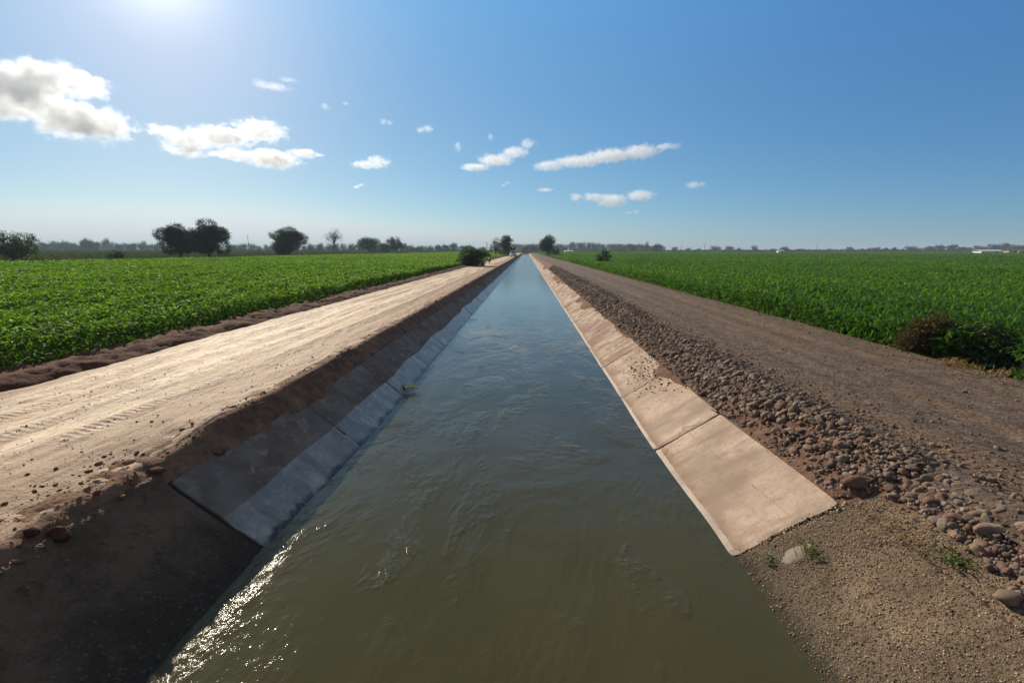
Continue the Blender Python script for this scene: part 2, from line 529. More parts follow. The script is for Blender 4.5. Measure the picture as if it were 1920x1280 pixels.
def rows(y0, y1, d0, k):
    ys = [y0]
    while ys[-1] < y1:
        y = ys[-1]; ys.append(y + max(d0, k * abs(y)))
    ys[-1] = y1
    return np.array(ys)


YEND = 455.0
Y0 = -7.0
ZR = .97                                    # road level
XLW, XRW = -2.50, 1.965                     # water edges
SL = .815                                   # left bank slope
XCREST, XBERM = -3.62, -7.30
XRT, ZRT = 2.87, .586                       # top of right panels
SR = ZRT / (XRT - XRW)
XRROAD, XRFIELD = 3.70, 7.75
ZF = .72                                    # field level


def strip(name, mat, xs, zfun, ys, kind='structure', flared=True, label=None, cat=None):
    xs = np.asarray(xs); X, Y = np.meshgrid(xs, ys)
    Z = zfun(X, Y)
    XX = X * flare(Y) if flared else X
    v = np.stack([XX, Y, Z], -1).reshape(-1, 3)
    o = mesh_obj(name, np_mesh(name, v, grid_faces(len(ys), len(xs)), mat))
    tag(o, label, cat, kind=kind)
    return o


ys_near = rows(Y0, YEND, .035, .011)
ys_mid = rows(Y0, YEND, .06, .018)

# ground: one sheet to the horizon, dipping under the canal
gx = np.array([-3000, -1500, -700, -300, -120, -60, -20, -9.5, -8.2, -7.0, -4.6, -3.9, -2.9, 0, 2.9, 3.5, 4.6, 7.4, 8.4, 20, 60, 120, 300, 700, 1500, 3000.])
gy = np.array([-200, -60, -20, -5, 20, 60, 120, 240, YEND + 3, YEND + 4, 600, 800, 1200, 2000, 3000.])
X, Y = np.meshgrid(gx, gy)
Z = np.full_like(X, ZF)
Z = np.where((X > -8) & (X < 8), .55, Z)
Z = np.where((X > -3.95) & (X < 3.4), .25, Z)
Z = np.where((X > -3) & (X < 3), -1.1, Z)
Z = np.where(Y > YEND + 3.5, ZF, Z)
ground = mesh_obj('ground', np_mesh('ground', np.stack([X, Y, Z], -1).reshape(-1, 3), grid_faces(len(gy), len(gx)), M['ground'], smooth=False))
tag(ground, kind='structure')


# left road
def z_road_left(X, Y):
    z = ZR + .045 * (fbm(X * 1.2, Y * .35, 3) - .5) + .015 * (fbm(X * 5, Y * .5, 5) - .5)
    for xc, w, d in ((-6.55, .22, .035), (-5.15, .22, .035), (-5.85, .18, .02), (-4.45, .2, .02)):
        wob = .3 * (vnoise(Y * .16, Y * 0 + xc, 9) - .5)
        d = d * (.25 + .75 * vnoise(Y * .35 + xc, Y * 0 + xc, 10))
        z = z - d * np.exp(-((X - xc - wob) / w) ** 2) + d * .45 * np.exp(-((np.abs(X - xc - wob) - w * 1.6) / .09) ** 2)
    crest = sstep(-4.5, -3.75, X)
    z = z + crest * (.05 * (fbm(X * 3, Y * 1.6, 21) - .45) + .035 * (fbm(X * 11, Y * 8, 22, 3) - .5))
    z = z + .03 * (fbm(X * 9, Y * 3.2, 8, 4, .6) - .5)
    z = z - .09 * sstep(-4.5, -3.7, X) * sstep(5.6, 4.4, Y)
    z = z - .35 * sstep(-3.66, -3.5, X)
    return z


strip('road', M['road_left'], np.arange(-7.9, -3.5, .045), z_road_left, ys_near)


# berm of dark soil between road and left crop
def z_berm(X, Y):
    t = np.clip((X + 8.75) / (8.75 - 7.3), 0, 1)
    prof = np.sin(np.pi * np.clip(t, 0, 1)) ** .8
    lump = fbm(X * 1.6, Y * .9, 31, 4)
    z = ZR - .12 + (.28 + .14 * (lump - .5)) * prof + .11 * (fbm(X * 4.5, Y * 3.2, 33, 4) - .5) * (prof + .15)
    z = z + .05 * (fbm(X * 17, Y * 13, 35, 2) - .5) * (.3 + prof)
    z = z - .1 * sstep(-7.55, -7.2, X + .35 * (fbm(Y * .9, Y * 0, 36) - .5)) - .25 * sstep(-8.5, -8.95, X)
    return z


strip('berm', M['berm'], np.arange(-8.95, -7.12, .05), z_berm, ys_near)


# soil shoulder hanging over the left lining panels
def z_lsoil(X, Y):
    base = (XLW - X) * SL                                  # plane of the panels
    top = -3.33 - .5 * (1 - sstep(4.1, 4.9, Y)) + .3 * (fbm(Y * .55, Y * 0 + 1, 41, 4) - .5) + .3 * sstep(.64, .72, fbm(Y * .22, Y * 0 + 3, 43, 3)) + .1 * (fbm(Y * 4, X * 3, 44, 2) - .5)
    cover = sstep(0.06, -.10, X - top)
    z = base - .045 + .085 * cover + .09 * cover * (fbm(X * 4, Y * 3, 45, 4) - .5) + .04 * cover * (fbm(X * 15, Y * 12, 46, 2) - .5)
    # above the lining the bare soil rises more steeply to the road edge
    rough = .07 * (fbm(X * 4, Y * 3, 48, 4) - .5) + .03 * (fbm(X * 14, Y * 11, 49, 2) - .5)
    up = SL * .84 - .01 + (-3.34 - X) * 1.12 + rough
    z = np.where(X < -3.34, np.maximum(up, z - .02), z)
    zt = ZR + .0 + .05 * (fbm(X * 3, Y * 1.6, 47) - .5) - .09 * sstep(5.6, 4.4, Y)
    z = np.minimum(z, zt)
    return z - .12 * sstep(-3.78, -4.05, X) - .22 * (1 - sstep(4.05, 4.55, Y + .3 * (fbm(X * 3, Y * 3, 50) - .5)))


strip('bank', M['bank_soil'], np.arange(-4.1, -2.62, .035), z_lsoil, ys_near[ys_near > 4.05])


# left apron (near, y < joint 1)
YJ = 4.38                                                  # first joint
def z_lapron(X, Y):
    z = (XLW - X) * SL - .02 + .02 * (fbm(Y * 2.2, X * .5, 56, 3) - .5)
    z = z + .03 * (fbm(X * 3, Y * 3, 51) - .5) + .016 * (fbm(X * 18, Y * 18, 52, 2) - .5)
    soil_ = sstep(-3.25, -3.7, X + .25 * (fbm(Y * 1.5, Y * 0, 53) - .5))
    z = z + soil_ * (.05 + .12 * (fbm(X * 4, Y * 3, 54) - .45))
    zt = ZR - .15 + .04 * (fbm(X * 3, Y * 2, 55) - .5)
    z = np.minimum(z, zt + .0 * z)
    return z - .16 * sstep(-3.45, -3.7, X)


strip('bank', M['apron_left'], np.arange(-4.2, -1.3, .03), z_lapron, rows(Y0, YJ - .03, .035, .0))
lip = strip('bank', M['bank_soil'], np.arange(-4.25, -3.3, .03),
            lambda X, Y: np.minimum((XLW - X) * SL, ZR - .11) + .06 * (fbm(X * 4, Y * 3, 57, 4) - .5) + .05 * (fbm(X * 14, Y * 11, 58, 2) - .5)
            - .09 * sstep(-3.75, -3.42, X + .3 * (fbm(Y * 1.3, Y * 0, 59, 3) - .5)) - .14 * sstep(-3.95, -4.2, X) + .035, rows(Y0, YJ + .1, .03, .0))


# right soil under the stones
def z_rsoil(X, Y):
    s = sstep(XRT - .12, XRROAD, X)
    zt = ZRT - .05 + (ZR - ZRT + .05) * s
    wob = XRT - .02 + .34 * (fbm(Y * .8, Y * 0, 61, 4) - .5) + .35 * sstep(.62, .74, fbm(Y * .33, Y * 0 + 7, 62, 2)) * -1 * sstep(8, 10, Y)
    cover = sstep(-.05, .12, X - wob)
    plane = (X - XRW) * SR
    z = np.where(X < XRT, plane - .05 + .13 * cover, np.maximum(zt, ZRT - .02))
    z = z + cover * (.07 * (fbm(X * 3, Y * 2.4, 63) - .4) + .05 * (fbm(X * 13, Y * 11, 64, 2) - .5))
    return z - .08 * sstep(XRROAD + .05, XRROAD + .3, X) - .3 * (1 - sstep(4.05, 4.6, Y + .4 * (fbm(X * 3, Y * 3, 65) - .5)))


strip('bank', M['red_soil'], np.arange(2.15, 4.05, .035), z_rsoil, ys_near[ys_near > 4.05])


def z_rapron(X, Y):
    z = (X - XRW) * SR - .006
    z = np.where(X > XRT + .1, z[0:1] * 0 + (XRT + .1 - XRW) * SR - .035 + (X - XRT - .1) * .42, z)
    z = np.minimum(z, ZR - .12)
    z = z + .03 * (fbm(X * 2.5, Y * 2.5, 71) - .5) + .018 * (fbm(X * 18, Y * 18, 72, 3, .65) - .5)
    return z


strip('bank', M['apron_right'], np.arange(1.1, 4.1, .022), z_rapron, rows(Y0, YJ - .03, .024, .0))


strip('bank', M['red_soil'], np.arange(2.9, 4.1, .03),
      lambda X, Y: z_rapron(X, Y) + .05 * sstep(.0, .3, X - 3.12 - .09 * np.maximum(YJ - Y, 0) + .5 * (fbm(Y * 1.4, X * .8, 75, 3) - .5)) - .03 + .06 * (fbm(X * 6, Y * 6, 76, 3) - .5)
      , rows(Y0, YJ + .25, .03, .0))


# right road
def z_road_right(X, Y):
    z = ZR + .05 * (fbm(X * 1.1, Y * .3, 81) - .5) + .022 * (fbm(X * 12, Y * 9, 83, 3) - .5) + .03 * (fbm(X * 4, Y * .4, 84) - .5)
    for xc, w, d in ((5.0, .25, .03), (6.5, .25, .03)):
        z = z - d * np.exp(-((X - xc) / w) ** 2)
    z = z - .12 * sstep(3.72, 3.45, X) - .25 * sstep(7.7, 8.3, X)
    return z


strip('road', M['road_right'], np.arange(3.45, 8.35, .05), z_road_right, ys_near)

# ------------------------------------------------------------------ water (ripples are geometry, finer ones bump)
def z_water(X, Y):
    z = (.012 * (fbm(X * 2.2, Y * 1.5, 91, 4) - .5) + .02 * (fbm(X * .7, Y * .45, 92, 3) - .5)) * (1 - .92 * sstep(6, 32, Y)) * (.55 + .45 * sstep(3, 8, Y))
    chop = sstep(-2.22, -2.55, X + .25 * (vnoise(Y * 1.5, Y * 0, 94) - .5)) * sstep(5.0, 4.2, Y)
    return z + chop * .024 * (fbm(X * 8, Y * 5.5, 93, 3, .55) - .5)


wx = np.concatenate([np.arange(-2.95, -1.5, .018), np.linspace(-1.48, 2.5, 80)])
wy = np.concatenate([np.linspace(Y0, 1.0, 30), np.arange(1.02, 5.6, .022), rows(5.63, YEND + 1, .04, .012)])
strip('water', M['water'], wx, z_water, wy)

# ------------------------------------------------------------------ lining panels
JOINT0, PAN = YJ, 2.62
NP = 84


def panel_mesh(side, y0, y1, seed, res):
    """a slab lying on the bank, with its own waterside lip and thickness"""
    if side > 0:
        prof = [(XRW - .55, -.37), (XRW - .05, -.035), (XRW - .012, .012), (XRW + .05, .035)]
        n = 10
        prof += [(XRW + .05 + (XRT - XRW - .05) * k / n, .035 + (ZRT - .035) * k / n) for k in range(1, n + 1)]
    else:
        xt = -3.36
        prof = [(XLW + .5, -.41), (XLW + .02, -.02)]
        n = 12
        prof += [(XLW + .02 + (xt - XLW - .02) * k / n, (-(.02) + (SL * (XLW - xt) + .02) * k / n)) for k in range(1, n + 1)]
        prof = [(x, z + (.018 if False else 0)) for x, z in prof]
    prof = np.array(prof)
    ny = max(2, int(res)); yy = np.linspace(y0, y1, ny)
    X = np.repeat(prof[None, :, 0], ny, 0); Z = np.repeat(prof[None, :, 1], ny, 0); Y = np.repeat(yy[:, None], prof.shape[0], 1)
    Z = Z + .012 * (fbm(X * 2 + seed, Y * 2, 101) - .5) + .006 * ((seed * 37 % 7) - 3) / 3
    e = np.minimum(Y - y0, y1 - Y)
    Z = Z - .012 * (1 - sstep(0, .05, e)) * (.4 + vnoise(X * 9, Y * 0 + seed, 103))
    Y = Y + np.where(e < .01, .045 * (fbm(X * 9, X * 0 + seed, 104, 4) - .5), 0)
    XX = X * flare(Y)
    top = np.stack([XX, Y, Z], -1).reshape(-1, 3)
    nrm = np.array([-SR, 0, 1.]) if side > 0 else np.array([SL, 0, 1.])
    nrm /= np.linalg.norm(nrm)
    bot = top - nrm * .09
    nt = len(top); npr = prof.shape[0]
    f = grid_faces(ny, npr)
    faces = [f, f[:, ::-1] + nt]
    def wall(idx):
        a = np.array(idx); return np.stack([a[:-1], a[1:], a[1:] + nt, a[:-1] + nt], 1)
    faces += [wall([k for k in range(npr)]), wall([(ny - 1) * npr + k for k in range(npr)][::-1]),
              wall([r * npr for r in range(ny)][::-1]), wall([r * npr + npr - 1 for r in range(ny)])]
    v = np.concatenate([top, bot])
    cy = (y0 + y1) / 2
    v[:, 1] -= cy
    return v, np.concatenate(faces), cy


ordinal = ['first', 'second', 'third', 'fourth', 'fifth', 'sixth', 'seventh', 'eighth']
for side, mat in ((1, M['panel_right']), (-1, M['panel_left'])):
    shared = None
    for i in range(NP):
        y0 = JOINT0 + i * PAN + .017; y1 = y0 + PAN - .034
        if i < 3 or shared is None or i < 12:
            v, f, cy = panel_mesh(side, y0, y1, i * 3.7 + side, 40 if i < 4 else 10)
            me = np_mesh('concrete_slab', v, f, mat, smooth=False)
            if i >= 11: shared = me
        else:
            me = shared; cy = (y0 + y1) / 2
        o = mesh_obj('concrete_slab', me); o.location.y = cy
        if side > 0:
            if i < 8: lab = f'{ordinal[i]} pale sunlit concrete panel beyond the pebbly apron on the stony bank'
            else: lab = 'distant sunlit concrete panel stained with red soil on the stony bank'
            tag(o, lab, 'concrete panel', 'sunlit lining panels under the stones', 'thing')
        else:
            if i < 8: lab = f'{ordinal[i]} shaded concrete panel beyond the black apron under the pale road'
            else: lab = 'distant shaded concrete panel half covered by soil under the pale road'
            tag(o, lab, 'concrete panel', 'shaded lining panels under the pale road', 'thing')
# backing beneath panels (dark joints) and the lining beyond the counted panels
for side, mat in ((1, M['joint']), (-1, M['joint'])):
    xs = np.linspace(XRW - .5, XRT, 4) if side > 0 else np.linspace(-3.4, XLW + .5, 4)
    fz = (lambda X, Y: (X - XRW) * SR - .04) if side > 0 else (lambda X, Y: (XLW - X) * SL - .04)
    strip('bank', M['joint'], xs, fz, rows(YJ - .05, YEND, 1.0, .02))
yb = JOINT0 + NP * PAN
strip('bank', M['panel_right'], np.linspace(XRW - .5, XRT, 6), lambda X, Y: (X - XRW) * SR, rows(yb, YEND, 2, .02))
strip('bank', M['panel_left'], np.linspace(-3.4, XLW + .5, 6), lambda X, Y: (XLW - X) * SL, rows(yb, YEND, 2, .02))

# ------------------------------------------------------------------ stones
def rock(sub, seed, flat=.65):
    v, f = ICO[sub]
    r = np.random.default_rng(seed)
    d = np.ones(len(v))
    for _ in range(int(r.integers(7, 14))):                # facets broken or worn off
        ax = r.normal(size=3); ax /= np.linalg.norm(ax)
        c = v @ ax
        d = np.minimum(d, np.where(c > .2, r.uniform(.62, .93) / np.maximum(c, .2), 9))
    for k in range(4):
        fr = 1.8 * 1.9 ** k; a = r.normal(size=(3, 3)); ph = r.uniform(0, 6, 3)
        d = d + .05 / 1.5 ** k * np.sin(v @ a[0] * fr + ph[0]) * np.sin(v @ a[1] * fr + ph[1])
    s = np.array([1.0, r.uniform(.55, .9), r.uniform(flat - .22, flat + .05)])
    return v * d[:, None] * s, f


def rot_mats(n, r):
    a = r.uniform(0, 2 * np.pi, n); tx = r.normal(0, .35, n); ty = r.normal(0, .35, n)
    ca, sa = np.cos(a), np.sin(a)
    Rz = np.zeros((n, 3, 3)); Rz[:, 0, 0] = ca; Rz[:, 0, 1] = -sa; Rz[:, 1, 0] = sa; Rz[:, 1, 1] = ca; Rz[:, 2, 2] = 1
    Rx = np.zeros((n, 3, 3)); Rx[:, 0, 0] = 1; Rx[:, 1, 1] = np.cos(tx); Rx[:, 1, 2] = -np.sin(tx); Rx[:, 2, 1] = np.sin(tx); Rx[:, 2, 2] = np.cos(tx)
    Ry = np.zeros((n, 3, 3)); Ry[:, 1, 1] = 1; Ry[:, 0, 0] = np.cos(ty); Ry[:, 0, 2] = np.sin(ty); Ry[:, 2, 0] = -np.sin(ty); Ry[:, 2, 2] = np.cos(ty)
    return Rx @ Ry @ Rz


def scatter_mesh(protos, pts, sizes, r, tint):
    V, Fc, T = [], [], []; off = 0
    which = r.integers(0, len(protos), len(pts)); Rm = rot_mats(len(pts), r)
    for k, (pv, pf) in enumerate(protos):
        idx = np.where(which == k)[0]
        if not len(idx): continue
        v = np.einsum('nij,vj->nvi', Rm[idx], pv) * sizes[idx, None, None] + pts[idx, None, :]
        nv = len(pv)
        V.append(v.reshape(-1, 3)); T.append(np.repeat(tint[idx], nv))
        Fc.append((pf[None] + (np.arange(len(idx)) * nv)[:, None, None]).reshape(-1, 3) + off)
        off += nv * len(idx)
    return np.concatenate(V), np.concatenate(Fc), np.concatenate(T)


def stone_top(x, y):
    """height of the ground under the stones on the right"""
    X = np.asarray(x); Y = np.asarray(y)
    near = Y < YJ
    za = np.where(X > XRT + .1, (XRT + .1 - XRW) * SR - .035 + (X - XRT - .1) * .42, (X - XRW) * SR)
    zb = np.where(X > XRROAD, ZR, z_rsoil(X, Y))
    return np.where(near, np.minimum(za, ZR + .02), zb)


r = np.random.default_rng(5)
# density of the bank of stones: lower edge follows the panels, upper edge fades into the road
N = 66000
sy = Y0 + 4 + (62 - Y0) * r.uniform(0, 1, N) ** 2.0
sx = r.normal(3.42, .36, N); clump_ = fbm(sx * 1.6, sy * 1.1, 67, 3)
low = np.where(sy < YJ, 3.12 + .2 * (YJ - sy) / YJ + .1 * np.sin(sy * 2), XRT + .05 + .12 * (fbm(sy * .7, sy * 0, 66) - .5))
keep = (sx > low) & (sx < 4.35) & (r.uniform(0, 1, N) < np.clip(1.25 - .9 * np.abs(sx - 3.4), .2, 1) * sstep(.18, .36, clump_))
sx, sy = sx[keep], sy[keep]
size = np.clip(r.lognormal(math.log(.0245), .58, len(sx)), .012, .092)
size *= np.where(sx > 3.75, .6, 1.0) * np.where(sy < 6, .84, 1.0) * np.where(sy > 16, 1.25, 1.0)
sz = stone_top(sx, sy) + size * .02 + np.where((sx > 3.1) & (sx < 3.7), r.uniform(0, .035, len(sx)), 0)
pts = np.stack([sx * flare(sy), sy, sz], 1)
# individual stones = the ones showing largest
dist = np.sqrt(sx ** 2 + sy ** 2 + (3 - sz) ** 2)
vis = (sy > 1.2) & (np.arctan2(pts[:, 0], np.maximum(sy, .01)) < R(47))
app = np.where(vis, size / dist, 0)
order = np.argsort(-app)
big = order[:270]; rest = order[270:]
protos3 = {k: [np_mesh('cobble', *rock(3, 200 + j + 10 * i), M[m]) for j in range(4)] for i, (k, m) in enumerate((('grey', 'stone_grey'), ('tan', 'stone_tan'), ('red', 'stone_red')))}
words_ = {'grey': ('rounded grey cobble in the loose stone bank beside the gravel road', 'grey cobbles of the stone bank'),
          'tan': ('rounded pale tan cobble in the loose stone bank beside the gravel road', 'tan cobbles of the stone bank'),
          'red': ('rusty red stone in the loose stone bank beside the gravel road', 'red stones of the stone bank')}
kinds = r.choice(['grey', 'tan', 'red'], len(big), p=[.6, .22, .18])
for i, k in zip(big, kinds):
    o = mesh_obj('cobble', protos3[k][int(r.integers(0, 4))])
    o.location = pts[i]; o.scale = [float(size[i])] * 3
    o.rotation_euler = (r.normal(0, .3), r.normal(0, .3), r.uniform(0, 6.28))
    tag(o, words_[k][0], 'stone', words_[k][1])
near = rest[pts[rest, 1] < 11]; far = rest[pts[rest, 1] >= 11]
V1, F1, T1 = scatter_mesh([rock(2, 300 + j) for j in range(6)], pts[near], size[near], r, r.uniform(0, 1, len(near)))
V2, F2, T2 = scatter_mesh([rock(1, 320 + j) for j in range(6)], pts[far], size[far], r, r.uniform(0, 1, len(far)))
o = mesh_obj('rubble', np_mesh('rubble', np.concatenate([V1, V2]), np.concatenate([F1, F2 + len(V1)]), M['pebbles'], smooth=False, attrs={'tint': np.concatenate([T1, T2])}))
tag(o, 'bank of small loose stones between the concrete panels and gravel road', 'rubble', kind='stuff')

# gravel on the right road and its crop-side margin, small clods on the left road
def gravel(name, n, xf, yf, zf, smin, smax, mat, label, cat, tint=None):
    x, y = xf(n), yf(n); s = np.clip(r.lognormal(math.log(smin), .5, n), smin * .5, smax)
    p = np.stack([x * flare(y), y, zf(x, y) + s * .2], 1)
    V, Fc, T = scatter_mesh([rock(1, 340 + j) for j in range(5)], p, s, r, r.uniform(0, 1, n) if tint is None else tint(n))
    o = mesh_obj(name, np_mesh(name, V, Fc, mat, attrs={'tint': T}))
    tag(o, label, cat, kind='stuff')


def ydist(n, a=1.0, b=60.0, p=2.2): return a + (b - a) * r.uniform(0, 1, n) ** p
NG = 20000
gx_ = np.concatenate([np.clip(r.normal(4.0, .45, NG // 2), 3.5, 7.6), r.uniform(3.8, 7.5, NG // 4), r.normal(7.62, .16, NG - NG // 2 - NG // 4)])
gravel('gravel', NG, lambda n: gx_, lambda n: np.where(gx_ > 7.2, ydist(n, 4, 60, 1.5), ydist(n, 1.5, 40)), lambda x, y: np.minimum(z_road_right(x, y), 1.2), .0105, .045, M['pebbles'],
       'scattered gravel on the brown road and along the edge of its crop', 'gravel')
gravel('gravel', 2200, lambda n: r.uniform(-4.05, -3.3, n), lambda n: ydist(n, 1.0, 45), lambda x, y: np.where(y > YJ + .2, z_lsoil(x, y), np.minimum((XLW - x) * SL, ZR)), .014, .06, M['bank_soil'],
       'crumbs of dark soil on the shoulder above the shaded panels', 'gravel')
gravel('gravel', 900, lambda n: 2.15 + .75 * r.uniform(0, 1, n) ** .6, lambda n: np.where(r.uniform(0, 1, n) < .6, r.normal(10.2, .8, n), r.uniform(8, 40, n)), lambda x, y: (x - XRW) * SR + .01, .012, .06, M['red_soil'],
       'crumbs of red soil spilled down over the sunlit concrete panels', 'gravel')
gravel('gravel', 900, lambda n: np.concatenate([r.uniform(-4.6, -3.6, n // 2), r.uniform(-7.7, -3.7, n - n // 2)]), lambda n: ydist(n, .8, 40), z_road_left, .010, .035, M['clod'],
       'crumbs of brown earth scattered on the pale road', 'gravel')
gravel('pebbles', 1500, lambda n: r.uniform(2.0, 3.5, n), lambda n: r.uniform(1.2, YJ - .05, n), lambda x, y: np.where(x > XRT + .1, (XRT + .1 - XRW) * SR - .035 + (x - XRT - .1) * .42, (x - XRW) * SR - .035), .009, .022, M['pebbles'],
       'small pebbles set in the rough apron at the bottom corner', 'pebbles')


def left_top(x, y):
    return np.where(np.asarray(y) > YJ + .2, z_lsoil(np.asarray(x), np.asarray(y)), np.minimum((XLW - np.asarray(x)) * SL, ZR)) + 0.0


def on_bank(u, v):
    """where the sight line through a photo pixel meets the bank"""
    d = ray(u, v); d = d / -d.z
    for k in range(400):
        h = 1.6 + k * .0042
        x, y = d.x * h, d.y * h
        xx = x / float(flare(np.array(y)))
        g = float(stone_top(np.array([xx]), np.array([y]))[0]) if x > 0 else float(left_top(np.array([xx]), np.array([y]))[0])
        if HC - h <= g: break
    return Vector((x, y, g))


t = NT('apron_grit'); a = t.attr('tint')
M['grit'] = t.done(t.pbr(t.mix(t.ramp(a, 0, .5), (.085, .06, .04), t.mix(t.ramp(a, .55, 1.0), (.25, .18, .115), (.46, .36, .25))), .9, spec=.25))
t = NT('road_crumbs'); a = t.attr('tint')
M['crumb'] = t.done(t.pbr(t.mix(t.ramp(a, 0, .9), (.24, .145, .085), (.62, .46, .32)), .9, spec=.2))
gravel('gravel', 13000, lambda n: 1.98 + 1.75 * r.uniform(0, 1, n), lambda n: YJ - .04 - (YJ - 1.1) * r.uniform(0, 1, n) ** 1.15, lambda x, y: z_rapron(x[None], y[None])[0], .0062, .013, M['grit'],
       'fine pebbly grit covering the rough apron below the stone bank', 'gravel')
gravel('gravel', 7000, lambda n: np.where(r.uniform(0, 1, n) < .6, r.choice([-6.95, -6.2, -5.5, -4.75], n) + r.normal(0, .12, n), r.uniform(-7.3, -3.75, n)), lambda n: ydist(n, 1.0, 34, 1.7), z_road_left, .0060, .016, M['crumb'],
       'pale crumbs of dried earth along the wheel tracks of the pale road', 'gravel')


gravel('gravel', 420, lambda n: r.uniform(1.98, 2.95, n), lambda n: YJ - .02 + r.normal(0, .035, n), lambda x, y: (x - XRW) * SR - .01, .008, .026, M['grit'],
       'loose bits of broken mortar along the near end of the sunlit panels', 'gravel')


def single_rock(name, u, v, z, sz, mat, label, cat, seed, sub=3, flat=.65, rz=0., group=None):
    w, f = rock(sub, seed, flat)
    o = mesh_obj(name, np_mesh(name, w * np.array(sz), f, mat))
    p = on_bank(u, v); o.location = p + Vector((0, 0, sz[2] * .35)); o.rotation_euler = (0, 0, rz)
    return tag(o, label, cat, group)


single_rock('clod', 1605, 912, .86, (.17, .14, .12), M['red_soil'], 'big crumbling red clod among the stones above the nearest sunlit panel', 'clod', 401, flat=.8)
single_rock('stone', 1860, 1000, .86, (.14, .10, .09), M['stone_tan'], 'largest smooth tan boulder on the stone bank near the photo edge', 'stone', 402)
single_rock('stone', 1895, 1128, .74, (.11, .085, .07), M['stone_tan'], 'pale flat cobble lowest of the stones beside the pebbly apron', 'stone', 403)
single_rock('stone', 1757, 980, .82, (.085, .07, .06), M['stone_tan'], 'pale rounded cobble above the dry brown weeds', 'stone', 404)
single_rock('clod', 1345, 775, .60, (.035, .03, .035), M['berm'], 'dark clod at the top end of the joint between the two nearest sunlit panels', 'clod', 405, 2)
single_rock('clod', 1255, 753, .42, (.04, .035, .04), M['berm'], 'dark clod halfway up the second sunlit panel', 'clod', 406, 2)
single_rock('clod', 1244, 804, .27, (.035, .03, .035), M['berm'], 'dark clod low on the second sunlit panel', 'clod', 407, 2)
single_rock('concrete_lump', 1490, 1040, .25, (.20, .13, .03), M['lump'], 'whitish concrete lump lying in weeds below the nearest sunlit panel', 'concrete lump', 408, flat=.8, rz=.2)
bpy.data.objects['concrete_lump'].rotation_euler.y = -.57; bpy.data.objects['concrete_lump'].location.z -= .02
single_rock('clod', 295, 886, .83, (.10, .07, .06), M['clod'], 'orange brown clod on the road crest above the nearest shaded panel', 'clod', 409, flat=.8)
single_rock('clod', 112, 1008, .80, (.09, .08, .08), M['berm'], 'larger dark clod on the black apron below the pale road', 'clod', 410, flat=.8)
single_rock('clod', 58, 1003, .82, (.07, .06, .06), M['berm'], 'smaller dark clod nearest the photo edge on the black apron', 'clod', 411, flat=.8)
single_rock('clod', 410, 850, .82, (.11, .07, .05), M['clod'], 'flat brown clod on the soil shoulder above the shaded panels', 'clod', 412, flat=.6)

# ------------------------------------------------------------------ leaves (numpy)
def unit(v): return v / np.maximum(np.linalg.norm(v, axis=-1, keepdims=True), 1e-9)


def leaves(base, dirv, length, width, droop, fold, r):
    """rhombic folded leaves; returns verts, tris (2 per leaf, quads folded on the midrib)"""
    n = len(base)
    dirv = unit(dirv); up = np.tile(np.array([0, 0, 1.]), (n, 1))
    side = unit(np.cross(dirv, up) + r.normal(0, .25, (n, 3)))
    nr = np.cross(side, dirv)
    L = length[:, None]; W = width[:, None]
    mid = base + dirv * L * .5
    tip = base + dirv * L - up * L * droop[:, None]
    a = mid + side * W * .5 + nr * W * fold[:, None]; b = mid - side * W * .5 + nr * W * fold[:, None]
    v = np.stack([base, a, tip, b], 1).reshape(-1, 3)
    k = np.arange(n)[:, None] * 4
    f = np.concatenate([k + np.array([[0, 1, 2]]), k + np.array([[0, 2, 3]])])
    return v, f


def blades(base, dirv, length, width, droop, r):
    """arching strap leaves: narrow foot, wide middle, drooping tip"""
    n = len(base)
    h = dirv.copy(); h[:, 2] = 0; h = unit(h); up = np.array([[0, 0, 1.]])
    d = unit(dirv); side = unit(np.cross(d, up))
    L = length[:, None]; W = width[:, None]
    m1 = base + d * L * .55
    tip = m1 + unit(d * .5 + h * .75 - up * droop[:, None]) * L * .5
    tw = r.normal(0, .3, (n, 1)) * up
    s2 = unit(side + tw)
    v = np.stack([base - side * W * .3, base + side * W * .3, m1 + s2 * W * .5, m1 - s2 * W * .5, tip], 1).reshape(-1, 3)
    k = np.arange(n)[:, None] * 5
    q = k + np.array([[0, 1, 2, 3]]); t3 = k + np.array([[3, 2, 4]])
    return v, q, t3


def field_points(x0, x1, bands, r, fov=True, y0=-4.):
    """random points in a strip between x0 and x1 with a density that falls with distance"""
    P = []
    for ya, yb_, dens in bands:
        n = int(dens * (x1 - x0) * (yb_ - ya))
        x = r.uniform(x0, x1, n); y = r.uniform(ya, yb_, n)
        if fov: 
            k = np.abs(np.arctan2(x, np.maximum(y + 1.5, .01))) < R(56)
            x, y = x[k], y[k]
        P.append(np.stack([x, y], 1))
    return np.concatenate(P)


def thin(P, s0, ks, cover, r):
    """keep points so that density = cover / size^2, with size growing with distance"""
    d = np.hypot(P[:, 0], P[:, 1]); s = s0 + ks * d
    return P, s


